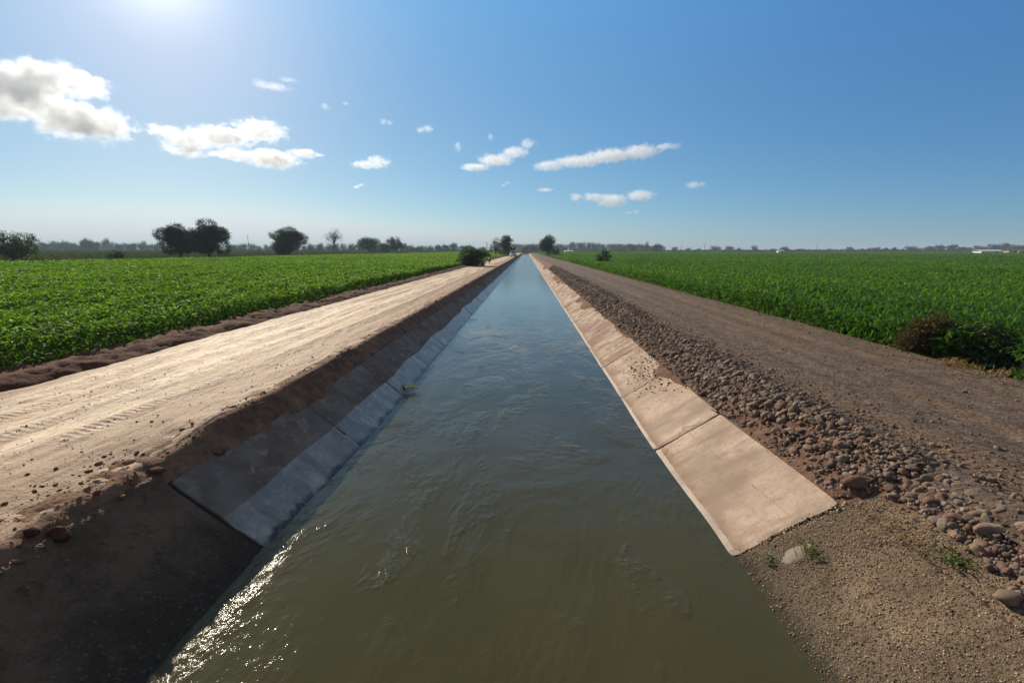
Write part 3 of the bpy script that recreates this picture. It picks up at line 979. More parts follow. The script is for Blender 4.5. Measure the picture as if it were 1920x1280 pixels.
# ---- left broad-leaved crop
def crop(name, mat, xr, yr, top, label, style, s0, ks, cover, r, edge_x, maxn=430000):
    # sample in polar form about the camera: number density cover / s^2
    xs0, xs1 = xr
    dmax = math.hypot(max(abs(xs0), abs(xs1)), yr[1])
    dd = np.linspace(3, dmax, 4000); s = s0 + ks * dd
    pdf = cover / s ** 2 * dd
    cdf = np.cumsum(pdf); 
    ang = (R(-60), R(0)) if xs1 < 0 else (R(0), R(60))
    total = int(cdf[-1] * (dd[1] - dd[0]) * (ang[1] - ang[0]))
    d = np.interp(r.uniform(0, cdf[-1], total), cdf, dd)
    a = r.uniform(ang[0], ang[1], total)
    x, y = d * np.sin(a), d * np.cos(a)
    k = (x > xs0) & (x < xs1) & (y > yr[0]) & (y < yr[1])
    for bx, by, br in ((8.05, 8.6, .62), (8.75, 8.3, .7)): k &= np.hypot(x - bx, y - by) > br      # trodden round the two bushes
    x, y, d = x[k], y[k], d[k]
    ne = 26000                                             # the outermost row is leafy down to the ground
    ye = 1.5 + 88 * r.uniform(0, 1, ne) ** 1.6; xe = edge_x + np.sign(edge_x) * np.abs(r.normal(0, .22, ne))
    if edge_x > 0:
        kk = (np.hypot(xe - 8.05, ye - 8.6) > .62) & (np.hypot(xe - 8.75, ye - 8.3) > .7); xe, ye = xe[kk], ye[kk]
    x, y = np.concatenate([x, xe]), np.concatenate([y, ye]); d = np.hypot(x, y)
    # rows parallel to the canal, and a few thin gaps
    row = .75
    w = np.exp(-d / 40.)
    xr_ = (np.round(x / row) + np.clip(r.normal(0, .2, len(x)), -.5, .5)) * row
    x = np.where((d < 60) & (np.abs(x - edge_x) > .8), xr_, x)
    s = s0 + ks * d
    # canopy height with undulation; edge plants are visible top to bottom
    und = 1.5 * fbm(x * .4, y * .16, 111, 3) - .25; und2 = fbm(x * 1.3, y * 1.3, 112, 2)
    H = top + .22 * (und - .5) + .24 * (und2 - .5)
    H = H - np.where(d < 150, .15, 0) * (np.abs(((x / row) % 1.0) - .5) * 2 - 1) ** 2 * 0 - np.where(d < 150, .16, 0) * (2 * np.abs((x / row) - np.round(x / row))) ** 1.5
    front = np.abs(x - edge_x)
    near_edge = sstep(2.2, .4, front)
    u = r.uniform(0, 1, len(x))
    depth = np.where(r.uniform(0, 1, len(x)) < .25 + .55 * near_edge, u * (H - ZF - .05), u ** 2 * .34 * np.minimum(1, .6 + d / 50))
    z = H - depth - .06 * near_edge * r.uniform(0, 1, len(x)) - .15 * s / .3
    n = len(x)
    base = np.stack([x, y, np.maximum(z, ZF + .05)], 1)
    az = r.uniform(0, 2 * np.pi, n)
    if style == 'broad':
        el = r.normal(.15, .42, n)
        dv = np.stack([np.cos(az) * np.cos(el), np.sin(az) * np.cos(el), np.sin(el)], 1)
        L = s * r.uniform(.75, 1.3, n); W = L * r.uniform(.55, .8, n)
        v, f = leaves(base, dv, L, W, r.uniform(0, .35, n), r.uniform(.02, .22, n), r)
        F_ = [f]; per = 4
    else:
        el = r.normal(.85, .3, n)
        dv = np.stack([np.cos(az) * np.cos(el), np.sin(az) * np.cos(el), np.sin(el)], 1)
        L = s * r.uniform(.8, 1.35, n) * 2.0; W = s * r.uniform(.2, .36, n)
        base[:, 2] -= L * .32
        v, q, t3 = blades(base, dv, L, W, r.uniform(.1, .9, n), r)
        F_ = [q, t3]; per = 5
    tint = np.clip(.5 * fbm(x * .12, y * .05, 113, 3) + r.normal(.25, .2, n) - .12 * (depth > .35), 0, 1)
    o = mesh_obj(name, np_mesh(name, v, F_, mat, smooth=False, attrs={'tint': np.repeat(tint, per)}))
    tag(o, label, 'crop', kind='stuff')
    


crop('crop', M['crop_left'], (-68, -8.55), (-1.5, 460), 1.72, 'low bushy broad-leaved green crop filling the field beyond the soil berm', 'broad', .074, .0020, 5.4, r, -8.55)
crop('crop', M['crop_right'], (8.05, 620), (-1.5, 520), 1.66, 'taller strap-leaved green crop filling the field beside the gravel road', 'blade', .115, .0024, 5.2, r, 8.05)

# dull field beyond the left crop, and grassy flats further off
def pasture(name, x0, x1, y0, y1, n, label, hgt, mat='pasture', tintb=.3):
    x = r.uniform(x0, x1, n); y = y0 + (y1 - y0) * r.uniform(0, 1, n) ** 1.4
    d = np.hypot(x, y); k = np.abs(np.arctan2(x, y)) < R(54); x, y, d = x[k], y[k], d[k]; n = len(x)
    s = .25 + .004 * d
    az = r.uniform(0, 6.28, n); el = r.uniform(.3, 1.3, n)
    dv = np.stack([np.cos(az) * np.cos(el), np.sin(az) * np.cos(el), np.sin(el)], 1)
    L = s * r.uniform(.6, 1.2, n) * hgt; W = s * r.uniform(.3, .8, n)
    base = np.stack([x, y, np.full(n, ZF)], 1)
    v, f = leaves(base, dv, L, W, r.uniform(0, .3, n), r.uniform(0, .2, n), r)
    tint = np.clip(tintb + r.normal(0, .2, n) + .6 * (fbm(x * .02, y * .02, 121) - .5), 0, 1)
    o = mesh_obj(name, np_mesh(name, v, [f], M[mat], smooth=False, attrs={'tint': np.repeat(tint, 4)}))
    tag(o, label, 'grass', kind='stuff')


pasture('grass', -520, -69, 40, 420, 60000, 'dull olive field of low growth beyond the bushy green crop', 1.6)
pasture('grass', -500, 650, 470, 900, 36000, 'hazy rough grass in front of the far trees', 1.4)
# weedy margins
def margin(x0, x1, n, label, matk, tintb):
    x = r.normal((x0 + x1) / 2, (x1 - x0) / 3, n); y = ydist(n, 5, 170, 1.6); s = .10 + .0022 * y
    patch = fbm(y * .25, x * .5, 131, 3); k = patch > .45; x, y, s = x[k], y[k], s[k]; n = len(x)
    az = r.uniform(0, 6.28, n); el = r.uniform(.4, 1.4, n)
    dv = np.stack([np.cos(az) * np.cos(el), np.sin(az) * np.cos(el), np.sin(el)], 1)
    L = s * r.uniform(1.0, 2.4, n); W = s * r.uniform(.2, .5, n)
    base = np.stack([x, y, np.full(n, ZR - .16)], 1)
    v, f = leaves(base, dv, L, W, r.uniform(0, .4, n), r.uniform(0, .2, n), r)
    tint = np.clip(tintb + r.normal(0, .25, n), 0, 1)
    o = mesh_obj('weeds', np_mesh('weeds', v, [f], M[matk], smooth=False, attrs={'tint': np.repeat(tint, 4)}))
    tag(o, label, 'weeds', kind='stuff')


margin(7.75, 8.5, 5200, 'yellowish weeds in patches along the foot of the strap-leaved crop', 'weed_leaf', .35)
margin(-8.9, -8.3, 1800, 'scattered weeds behind the soil berm at the foot of the bushy crop', 'weed_leaf', .2)

# ------------------------------------------------------------------ plants and trees
def crown_mesh(lobes, n, leaf, mat, seed, shell=.55, stretch=(1, 1, 1), tuft=6):
    """leaf clumps spread through lobes [(x,y,z,rx,ry,rz)]; n clumps of `tuft` leaves"""
    q = np.random.default_rng(seed)
    vol = np.array([l[3] * l[4] * l[5] for l in lobes]) ** .75; vol /= vol.sum()
    w = q.choice(len(lobes), n, p=vol); L = np.array(lobes)[w]
    d = unit(q.normal(size=(n, 3))); rad = (q.uniform(0, 1, n) ** (1 / 3.)) * (1 - shell) + shell * q.uniform(.75, 1.08, n)
    c = L[:, :3] + d * rad[:, None] * L[:, 3:]
    gap = vnoise(c[:, 0] * 1.1 / max(leaf * 4, .4) + seed, c[:, 2] * 1.1 / max(leaf * 4, .4) + c[:, 1] * .37, seed)
    c, d = c[gap > .25], d[gap > .25]; n = len(c)
    B = np.repeat(c, tuft, 0) + q.normal(0, leaf * .9, (n * tuft, 3))
    dv = np.repeat(d, tuft, 0) * .6 + q.normal(0, .7, (n * tuft, 3)) + np.array([[0, 0, -.15]])
    m = len(B); ln = leaf * q.uniform(.7, 1.5, m)
    v, f = leaves(B, dv, ln, ln * q.uniform(.4, .8, m), q.uniform(0, .4, m), q.uniform(0, .25, m), q)
    tint = np.clip(np.repeat(q.normal(.4, .25, n), tuft) + q.normal(0, .1, m), 0, 1)
    return np_mesh('crown', v, [f], mat, smooth=False, attrs={'tint': np.repeat(tint, 4)})


def trunk_bm(height, rad, lobes, seed, split=.35, fine=0):
    q = random.Random(seed); b = BM()
    lean = (q.uniform(-.05, .05) * height, q.uniform(-.05, .05) * height)
    top = Vector((lean[0], lean[1], height * split))
    b.tube([(0, 0, -.3), (0, 0, .15 * height * split), tuple(top * .6), tuple(top)], [rad * 1.35, rad * 1.05, rad * .9, rad * .8], 8)
    for l in lobes:
        e = Vector(l[:3]); mid = top.lerp(e, .5) + Vector((q.uniform(-.1, .1), q.uniform(-.1, .1), .08)) * height * .4
        b.tube([tuple(top - Vector((0, 0, rad))), tuple(mid), tuple(e)], [rad * .6, rad * .38, rad * .12], 6)
        for k in range(2 + fine):
            s0 = mid.lerp(e, q.uniform(.1, .9)); dv = Vector((q.uniform(-1, 1) * l[3], q.uniform(-1, 1) * l[4], q.uniform(0, 1) * l[5]))
            b.tube([tuple(s0), tuple(s0 + dv * .5), tuple(s0 + dv * .95 + Vector((0, 0, .05 * height * q.random())))], [rad * .22, rad * .13, rad * .03], 5)
            if fine:
                for _ in range(4):
                    s1 = s0 + dv * q.uniform(.3, .9); d2 = Vector((q.uniform(-1, 1), q.uniform(-1, 1), q.uniform(-.1, 1))) * l[3] * .5
                    b.tube([tuple(s1), tuple(s1 + d2)], [rad * .08, rad * .02], 4)
    return b


def lobes_for(w, h, n, seed, low=.3, flat=1.0):
    q = random.Random(seed); L = []
    for i in range(n):
        a = 2 * math.pi * i / n + q.uniform(-.4, .4); rr = q.uniform(.15, .33) * w
        z = q.uniform(low + .12, .82) * h
        k = 1.0 - .55 * max(0, (z / h - .5))
        rx = q.uniform(.13, .25) * w
        L.append((math.cos(a) * rr * k, math.sin(a) * rr * k, z, rx, rx, q.uniform(.12, .2) * h * flat))
    L.append((q.uniform(-.06, .06) * w, 0, .84 * h, .2 * w, .2 * w, .16 * h))
    L.append((0, 0, .58 * h, .3 * w, .3 * w, .26 * h * flat))
    return L


def tree(name, loc, w, h, label, cat='tree', group=None, seed=1, n=900, leaf=.35, mat='tree_leaf', low=.25, nl=8, trunk='bark', split=.3, rad=None, fine=0, tuft=6):
    root = empty(name, loc)
    lb = lobes_for(w, h, nl, seed, low)
    mesh_obj('crown', crown_mesh(lb, n, leaf, M[mat], seed, tuft=tuft), root)
    trunk_bm(h, rad or .025 * h + .05, lb, seed, split, fine).build('trunk', M[trunk], root, True)
    return tag(root, label, cat, group)


def by_px(u, y, z=ZF):
    p = at_y(u, VPY, y); return (p.x, y, z)


def top_h(v, y, z=ZF): return HC + (VPY - v) / 916. * y - z


def wpx(px, y): return px / 916. * y


def ptree(name, u, vtop, wid, y, label, **kw):
    return tree(name, by_px(u, y), wpx(wid, y), top_h(vtop, y), label, **kw)


ptree('tree', 22, 434, 98, 80, 'rounded bushy tree cut by the photo edge beyond the bushy crop', seed=11, n=1500, leaf=.22, low=.05, nl=10, mat='tree_leaf_mid', split=.2)
ptree('shrub', 215, 469, 40, 88, 'low dark shrub alone behind the bushy crop', cat='shrub', seed=12, n=500, leaf=.16, low=.05, split=.15)
ptree('tree', 338, 420, 76, 118, 'shorter of the two dark trees standing together beyond the bushy crop', seed=13, n=4200, leaf=.26, low=.12, nl=11, split=.25)
ptree('tree', 392, 411, 88, 118, 'taller spreading one of the two dark trees standing together', seed=14, n=5200, leaf=.26, low=.12, nl=12, split=.25)
ptree('tree', 541, 426, 72, 160, 'dense dark round tree standing alone beyond the bushy crop', seed=15, n=4400, leaf=.32, low=.08, nl=12, split=.2)
ptree('tree', 628, 425, 50, 225, 'pale thin-leaved tree with bare branches showing against the sky', seed=16, n=260, leaf=.28, low=.35, nl=10, trunk='bark_pale', split=.42, fine=3, rad=.28, mat='dry_leaf', tuft=4)
ptree('tree', 692, 446, 50, 300, 'wide dark tree in the low group right of the thin-leaved tree', seed=17, n=1100, leaf=.55, low=.08, split=.2)
ptree('tree', 742, 444, 36, 300, 'narrower dark tree at the end of the low group beside the wide one', seed=18, n=900, leaf=.55, low=.1, split=.2)
ptree('shrub', 722, 455, 26, 310, 'small shrub filling the gap in the low tree group', cat='shrub', seed=19, n=400, leaf=.5, low=.05, split=.2)
ptree('bush', 881, 464, 74, 66, 'large green bush growing on the berm beside the pale road', cat='bush', seed=20, n=2200, leaf=.15, low=.02, nl=12, mat='tree_leaf_mid', split=.15)
ptree('tree', 930, 447, 30, 185, 'open branchy tree with sky holes left of the pickup', seed=21, n=330, leaf=.3, low=.25, split=.35, fine=1)
ptree('tree', 951, 441, 34, 190, 'dense dark tree behind the white pickup on the pale road', seed=22, n=1100, leaf=.36, low=.1, split=.25)
ptree('tree', 1027, 441, 36, 185, 'upright dark tree by the gravel road near the end of the canal', seed=23, n=1100, leaf=.34, low=.06, split=.25)
ptree('shrub', 1043, 463, 14, 175, 'small shrub at the foot of the upright canal tree', cat='shrub', seed=24, n=300, leaf=.25, low=.02, split=.15)
ptree('shrub', 1132, 467, 34, 68, 'spindly young tree standing at the edge of the strap-leaved crop', cat='shrub', seed=25, n=420, leaf=.13, low=.1, mat='tree_leaf', split=.3, fine=1)
ptree('shrub', 1190, 503, 13, 42, 'tiny dark brown shrub where gravel road meets the crop', cat='shrub', seed=26, n=160, leaf=.08, low=.05, mat='dry_leaf', split=.2)


def bush_at(name, u, v, z, w, h, label, seed, n, leaf, mat, depth=1.0):
    p = on_z(u, v, z)
    return tree(name, (p.x, p.y, z), w, h, label, cat='bush', seed=seed, n=n, leaf=leaf, mat=mat, low=.02, nl=9, split=.15, rad=.025)


bush_at('bush', 1738, 676, ZR - .2, 1.25, 1.0, 'dry brown bush at the crop edge beside the gravel road', 31, 1500, .055, 'dry_leaf')
bush_at('bush', 1832, 690, ZR - .2, 1.35, .85, 'dark leafy bush leaning against the dry brown one', 32, 1500, .07, 'tree_leaf_mid')


def tuft(name, u, v, z, n, length, width, spread, mat, label, cat, seed, lean=(0, 0, 0), squash=(1, 1)):
    q = np.random.default_rng(seed)
    root = empty(name, on_z(u, v, z))
    base = np.stack([q.normal(0, spread * squash[0], n), q.normal(0, spread * squash[1], n), np.full(n, -.02)], 1)
    az = q.uniform(0, 6.28, n); el = q.uniform(.35, 1.35, n)
    dv = np.stack([np.cos(az) * np.cos(el), np.sin(az) * np.cos(el), np.sin(el)], 1) + np.array([lean])
    L = length * q.uniform(.5, 1.2, n)
    vv, qd, t3 = blades(base, dv, L, width * q.uniform(.6, 1.3, n), q.uniform(.1, .9, n), q)
    me = np_mesh('blades', vv, [qd, t3], M[mat], smooth=False, attrs={'tint': np.repeat(q.uniform(0, 1, n), 5)})
    bpy.data.objects.remove(root)
    o = mesh_obj(name, me); o.location = on_bank(u, v) if v > 720 else on_z(u, v, z)
    return tag(o, label, cat)


tuft('grass_tuft', 752, 727, .07, 260, .16, .012, .10, 'weed_leaf', 'yellow-green grass tuft sprouting from a joint just above the water', 'grass tuft', 41, (.5, -.1, -.2), (1.9, .5))
tuft('weed', 1448, 1048, .16, 70, .09, .010, .05, 'weed_leaf', 'green weed at the water end of the joint below the nearest sunlit panel', 'weed', 42, squash=(1.8, .7))
tuft('weed', 1526, 1030, .33, 110, .10, .011, .07, 'weed_leaf', 'green weed right of the whitish concrete lump', 'weed', 43)
tuft('weed', 1795, 1052, .63, 80, .13, .02, .05, 'weed_leaf', 'bright green weed among the stones above the pebbly apron', 'weed', 44)
tuft('dry_grass', 1725, 1010, .62, 130, .11, .008, .13, 'straw', 'patch of dry rusty grass between pebbly apron and stones', 'dry grass', 45, squash=(1.0, 1.3))
tuft('dry_grass', 1650, 985, .55, 80, .08, .007, .12, 'straw', 'short dry grass beside the upper corner of the nearest sunlit panel', 'dry grass', 46)
tuft('dry_grass', 1790, 690, ZR - .05, 200, .30, .012, .10, 'straw', 'tan straw clump at the foot of the two bushes', 'dry grass', 47)
tuft('dry_grass', 1840, 700, ZR - .016, 120, .2, .012, .14, 'straw', 'flattened straw right of the tan straw clump', 'dry grass', 48, squash=(2, .6))

# far trees: a few prototypes, copied
def copy_tree(root, loc, sc, rz, label, group):
    c = root.copy(); col.objects.link(c)
    c.location = loc; c.scale = sc; c.rotation_euler = (0, 0, rz)
    c['label'] = label; c['group'] = group
    for ch in root.children:
        k = ch.copy(); col.objects.link(k); k.parent = c
    return c


far_protos = []
q = random.Random(3)
first_used = {}
for i in range(5):
    o = tree('tree', (0, 0, 0), 10.0 + i, 8.0, '-', seed=60 + i, n=330, leaf=.62, mat='tree_far', low=.02, nl=9, split=.25)
    far_protos.append(o)


def far_tree(u, vtop, wid, y, label, group):
    i = q.randrange(5); pr = far_protos[i]
    h = top_h(vtop, y); w = wpx(wid, y)
    loc = by_px(u, y); sc = (w / (10.0 + i) * 1.1, w / (10.0 + i) * 1.1, h / 8.0)
    if i not in first_used:
        first_used[i] = 1
        pr.location = loc; pr.scale = sc; pr['label'] = label; pr['group'] = group
        return
    copy_tree(pr, loc, sc, q.uniform(0, 6.28), label, group)


LL = 'hazy blue-green tree in the far row left of the tall tree pair'
for k in range(30):
    u = 50 + k * 8.6 + q.uniform(-4, 4)
    far_tree(u, q.choice([455, 454, 457, 452, 458, 456]) - (4 if 155 < u < 215 else 0), q.uniform(13, 24), q.uniform(520, 680), LL, 'far tree row behind the olive field')
LM = 'hazy tree in the low far row between the tall tree pair and the pale road'
for k in range(34):
    u = 432 + k * 13.5 + q.uniform(-5, 5)
    if 330 < u < 410 : continue
    far_tree(u, q.choice([457, 459, 456, 461, 460]), q.uniform(14, 26), q.uniform(480, 640), LM, 'far tree row between pair and road')
LC = 'hazy tree in the dense flat-topped far plantation behind the canal end'
for k in range(44):
    u = 968 + k * 6.4 + q.uniform(-2, 2)
    top = 457.5 if u < 1070 else 455 if u < 1126 else 458 if u < 1210 else 461
    far_tree(u, top + q.uniform(-.6, .8), q.uniform(12, 18), q.uniform(700, 900), LC, 'flat-topped far plantation')
LR = 'small scattered far tree on the horizon behind the strap-leaved crop'
for u, vt, wd in ((1184, 457, 20), (1213, 453, 9), (1232, 458, 24), (1265, 463, 14), (1290, 465, 12), (1310, 465, 10), (1340, 461, 26), (1368, 462, 22), (1385, 465, 10), (1415, 460, 14),
                  (1450, 466, 16), (1470, 462, 20), (1500, 466, 22), (1555, 466, 12), (1592, 463, 18), (1616, 466, 10), (1632, 464, 14), (1645, 463, 14)):
    far_tree(u, vt, wd, q.uniform(560, 700), LR, 'scattered trees on the horizon')
LE = 'dark round tree in the denser far clump around the long white shed'
for u, vt, wd in ((1660, 465, 14), (1676, 464, 12), (1711, 461, 26), (1741, 462, 22), (1762, 460, 26), (1787, 459, 26), (1806, 463, 18), (1835, 460, 26), (1860, 458, 28), (1882, 457, 28), (1905, 459, 28), (1925, 458, 26), (1818, 463, 14)):
    far_tree(u, vt, wd, q.uniform(520, 600), LE, 'denser tree clump on the horizon')
LN = 'low far tree standing between the bush and the canal trees'
for u, vt, wd in ((822, 459, 12), (845, 458, 24), (905, 463, 20), (1000, 459, 20), (985, 462, 16)):
    far_tree(u, vt, wd, q.uniform(470, 520), LN, 'low trees about the canal end')

# ------------------------------------------------------------------ utility poles
def pole(u, vtop, y, label, arm=1.6):
    root = empty('utility_pole', by_px(u, y)); h = top_h(vtop, y)
    BM().tube([(0, 0, -.3), (0, 0, h)], [.22, .15], 8).build('post', M['bark'], root, True)
    b = BM().box((0, 0, h - .7), (arm, .14, .14), .02)
    b.build('crossarm', M['bark'], root)
    ins = BM()
    for s in (-.45, 0, .45): ins.tube([(s * arm, 0, h - .63), (s * arm, 0, h - .38)], [.07, .05], 6)
    ins.build('insulators', simple('insulator', (.3, .3, .3)), root)
    tag(root, label, 'utility pole', 'utility poles on the horizon')


pole(913, 454, 330, 'utility pole beside the open branchy tree left of the canal', 2.2)
pole(467, 441, 420, 'tall utility pole beyond the olive field just right of the tall tree pair', 2.4)
pole(1321, 456, 500, 'utility pole on the horizon behind the left part of the strap-leaved crop', 2.4)
pole(1531, 458, 520, 'utility pole on the horizon right of the small white shed', 2.4)
pole(1278, 459, 540, 'thin utility pole on the horizon left of the scattered trees', 2.4)

# ------------------------------------------------------------------ sheds
M['white'] = simple('white_sheet', (.75, .74, .70), .6, .06)
M['tile'] = simple('clay_tile', (.34, .17, .10), .9, .2)
M['wall'] = simple('cream_wall', (.5, .42, .33), .9, .2)
M['dark'] = simple('dark_opening', (.03, .03, .03), .8)


def shed(name, u, y, w, d, hw, hr, roof, wall, label, cat):
    root = empty(name, by_px(u, y))
    wl = BM(); wl.box((0, 0, hw / 2), (w, d, hw), .03); wl.build('wall', wall, root)
    rf = BM(); o_ = .35
    rf.poly_extrude([(-d / 2 - o_, hw - .05), (0, hw + hr), (d / 2 + o_, hw - .05), (d / 2 + o_, hw + .08), (0, hw + hr + .13), (-d / 2 - o_, hw + .08)], -w / 2 - o_, w / 2 + o_)
    rf.build('roof', roof, root)
    dr = BM(); dr.box((w * .2, -d / 2 - .02, 1.0), (1.2, .06, 2.0), .01); dr.build('door', M['dark'], root)
    tag(root, label, cat)


shed('shed', 1852, 300, 12.5, 6, 2.0, .75, M['white'], M['white'], 'long low white shed at the far edge of the strap-leaved crop', 'shed')
shed('shed', 1463, 330, 3.6, 3, 2.0, .6, M['white'], M['white'], 'small white shed far out in the strap-leaved crop', 'shed')
shed('house', 1893, 330, 5.5, 5, 2.2, 1.1, M['tile'], M['wall'], 'clay-roofed house beside the long white shed nearer the middle', 'house')
shed('house', 1910, 335, 4.2, 5, 2.0, .9, M['tile'], M['wall'], 'clay-roofed house nearest the photo edge', 'house')
shed('greenhouse', 1066, 420, 7, 6, 1.9, .4, M['white'], M['white'], 'pale greenhouse at the crop end beside the canal tree', 'greenhouse')
shed('shed', 308, 520, 8, 5, 3.0, 1.0, M['wall'], M['white'], 'pale building in the far trees left of the tall tree pair', 'building')

# ------------------------------------------------------------------ pickup truck
paint = simple('white_paint', (.72, .72, .70), .3, .04); glass = simple('dark_glass', (.02, .025, .03), .08, .0)
rubber = simple('tyre_rubber', (.02, .02, .02), .9); steel = simple('rim_steel', (.35, .35, .36), .4, .1, metal=.8)
lampm = simple('lamp_glass', (.6, .6, .58), .15, .05); grillm = simple('grille_dark', (.04, .04, .045), .5)
pk = empty('pickup', by_px(962, 160, ZR), R(6))
tag(pk, 'white pickup facing the camera far along the pale road', 'pickup')
b = BM()   # front faces -y
b.poly_extrude([(-2.6, .45), (-2.62, .95), (-2.5, 1.08), (-1.25, 1.16), (2.55, 1.16), (2.6, .5), (1.85, .42), (1.6, .78), (1.2, .78), (.95, .42), (-1.1, .42), (-1.35, .78), (-1.75, .78), (-2.0, .42)], -.92, .92)
b.build('body', paint, pk)
b = BM(); b.poly_extrude([(-1.3, 1.165), (-.55, 1.86), (-.3, 1.92), (.85, 1.9), (1.15, 1.165)], -.78, .78); cab = b.build('cab', paint, pk)
b = BM(); b.poly_extrude([(-1.235, 1.25), (-.62, 1.82), (-.65, 1.83), (-1.265, 1.26)], -.68, .68); b.build('windscreen', glass, pk)
for s in (-1, 1):
    b = BM(); b.box((s * .785, .2, 1.52), (.02, 1.3, .42), .008); b.build('side_window', glass, pk)
    b = BM(); b.box((s * 1.02, -.95, 1.22), (.2, .1, .18), .03); b.build('mirror', grillm, pk)
    b = BM(); b.box((s * .7, -2.61, .86), (.34, .07, .17), .03); b.build('headlight', lampm, pk)
b = BM(); b.box((0, -2.62, .84), (.95, .05, .2), .015); b.build('grille', grillm, pk)
b = BM(); b.box((0, -2.68, .56), (1.82, .16, .22), .04); b.build('bumper', steel, pk)
for sx_ in (-.82, .82):
    for yy in (-1.55, 1.4):
        wh = BM().ring((sx_, yy, .38), .27, .115, 22, 8).build('wheel', rubber, pk, True)
        rm = BM(); rm.tube([(sx_ - .07, yy, .38), (sx_ + .07, yy, .38)], [.23, .23], 16); rm.build('rim', steel, wh)

# ------------------------------------------------------------------ motorcycle and rider
redp = simple('red_paint', (.30, .02, .025), .35, .1)
mc = empty('motorcycle', by_px(917, 78, ZR), R(5))
tag(mc, 'red motorcycle with rider coming along the pale road beside the green bush', 'motorcycle')
for yy, nm in ((-.66, 'wheel'), (.62, 'wheel')):
    wh = BM().ring((0, yy, .31), .25, .06, 24, 8).build(nm, rubber, mc, True)
    b = BM(); b.ring((0, yy, .31), .19, .015, 20, 6)
    for k in range(6):
        a = k * math.pi / 3; b.tube([(0, yy, .31), (0, yy + .19 * math.cos(a), .31 + .19 * math.sin(a))], [.012, .012], 4)
    b.build('rim', steel, wh)
b = BM(); b.tube([(-.09, -.66, .31), (-.09, -.42, .95)], [.028, .028]); b.tube([(.09, -.66, .31), (.09, -.42, .95)], [.028, .028]); b.build('fork', steel, mc, True)
b = BM(); b.tube([(-.36, -.30, 1.06), (-.2, -.40, 1.0), (.2, -.40, 1.0), (.36, -.30, 1.06)], [.022, .02, .02, .022]); b.build('handlebar', rubber, mc, True)
b = BM(); b.ball((0, -.12, .82), (.15, .28, .13), 3); b.build('tank', redp, mc, True)
b = BM(); b.box((0, .38, .80), (.24, .62, .1), .04); b.build('seat', rubber, mc)
b = BM(); b.box((0, .0, .46), (.24, .42, .34), .05); b.tube([(0, .0, .6), (0, .62, .31)], [.04, .03]); b.tube([(.14, 0, .35), (.16, .7, .33)], [.04, .05]); b.build('engine', grillm, mc)
b = BM(); b.ball((0, -.52, .93), (.12, .09, .12), 2); b.build('headlight', lampm, mc, True)
b = BM(); b.box((0, -.66, .6), (.13, .5, .03), .01); b.build('mudguard', redp, mc)
b = BM(); b.box((0, -.5, 1.12), (.28, .03, .2), .012); b.build('fairing', redp, mc)


def person(loc, rz):
    root = empty('person', loc, rz)
    me = bpy.data.meshes.new('body')
    J = {'pel': ((0, .36, .93), .15), 'waist': ((0, .33, 1.08), .14), 'chest': ((0, .24, 1.30), .165), 'neck': ((0, .19, 1.45), .06), 'head': ((0, .15, 1.56), .095), 'crown': ((0, .145, 1.66), .075)}
    Ed = [('pel', 'waist'), ('waist', 'chest'), ('chest', 'neck'), ('neck', 'head'), ('head', 'crown')]
    for s, n_ in ((-1, 'l'), (1, 'r')):
        J[n_ + 'sh'] = ((s * .19, .22, 1.37), .075); J[n_ + 'el'] = ((s * .30, .0, 1.18), .05); J[n_ + 'wr'] = ((s * .33, -.22, 1.10), .035); J[n_ + 'ha'] = ((s * .33, -.31, 1.085), .04)
        J[n_ + 'hip'] = ((s * .11, .33, .90), .1); J[n_ + 'kn'] = ((s * .22, -.08, .82), .075); J[n_ + 'an'] = ((s * .19, .1, .40), .05); J[n_ + 'to'] = ((s * .2, -.10, .34), .04)
        Ed += [('chest', n_ + 'sh'), (n_ + 'sh', n_ + 'el'), (n_ + 'el', n_ + 'wr'), (n_ + 'wr', n_ + 'ha'), ('pel', n_ + 'hip'), (n_ + 'hip', n_ + 'kn'), (n_ + 'kn', n_ + 'an'), (n_ + 'an', n_ + 'to')]
    keys = list(J); me.from_pydata([J[k][0] for k in keys], [(keys.index(a), keys.index(b_)) for a, b_ in Ed], [])
    o = mesh_obj('body', me, root)
    sk = o.modifiers.new('skin', 'SKIN'); sk.use_smooth_shade = True
    sv = me.skin_vertices[0].data if me.skin_vertices else None
    if sv is None:
        bpy.context.view_layer.objects.active = o
        sv = me.skin_vertices[0].data
    for i, k in enumerate(keys):
        sv[i].radius = (J[k][1], J[k][1]); sv[i].use_root = (k == 'pel')
    o.modifiers.new('sub', 'SUBSURF').render_levels = 2
    # skin on face and hands, dark red shirt, dark trousers: by height and reach
    t = NT('clothes_and_skin'); x = t.sep(t.obj())
    c = t.mix(t.ramp(x[2], .97, .99), (.03, .03, .045), (.2, .03, .035))
    c = t.mix(t.ramp(x[2], 1.455, 1.47), c, (.28, .16, .1))
    c = t.mix(t.math('MULTIPLY', t.ramp(x[1], -.16, -.2), t.ramp(x[2], .98, 1.0)), c, (.28, .16, .1))
    me.materials.append(t.done(t.pbr(c, .8)))
    hm = BM(); hm.ball((0, .155, 1.625), (.135, .15, .125), 3); hm.build('helmet', simple('helmet_dark', (.05, .02, .02), .3), root, True)
    return tag(root, 'person in a dark red shirt and helmet riding the motorcycle', 'person')


person(mc.location, R(5))

# ------------------------------------------------------------------ clouds
SUN_AZ, SUN_EL = R(-35.5), R(24.5)
CLOUD_R = 3000.0


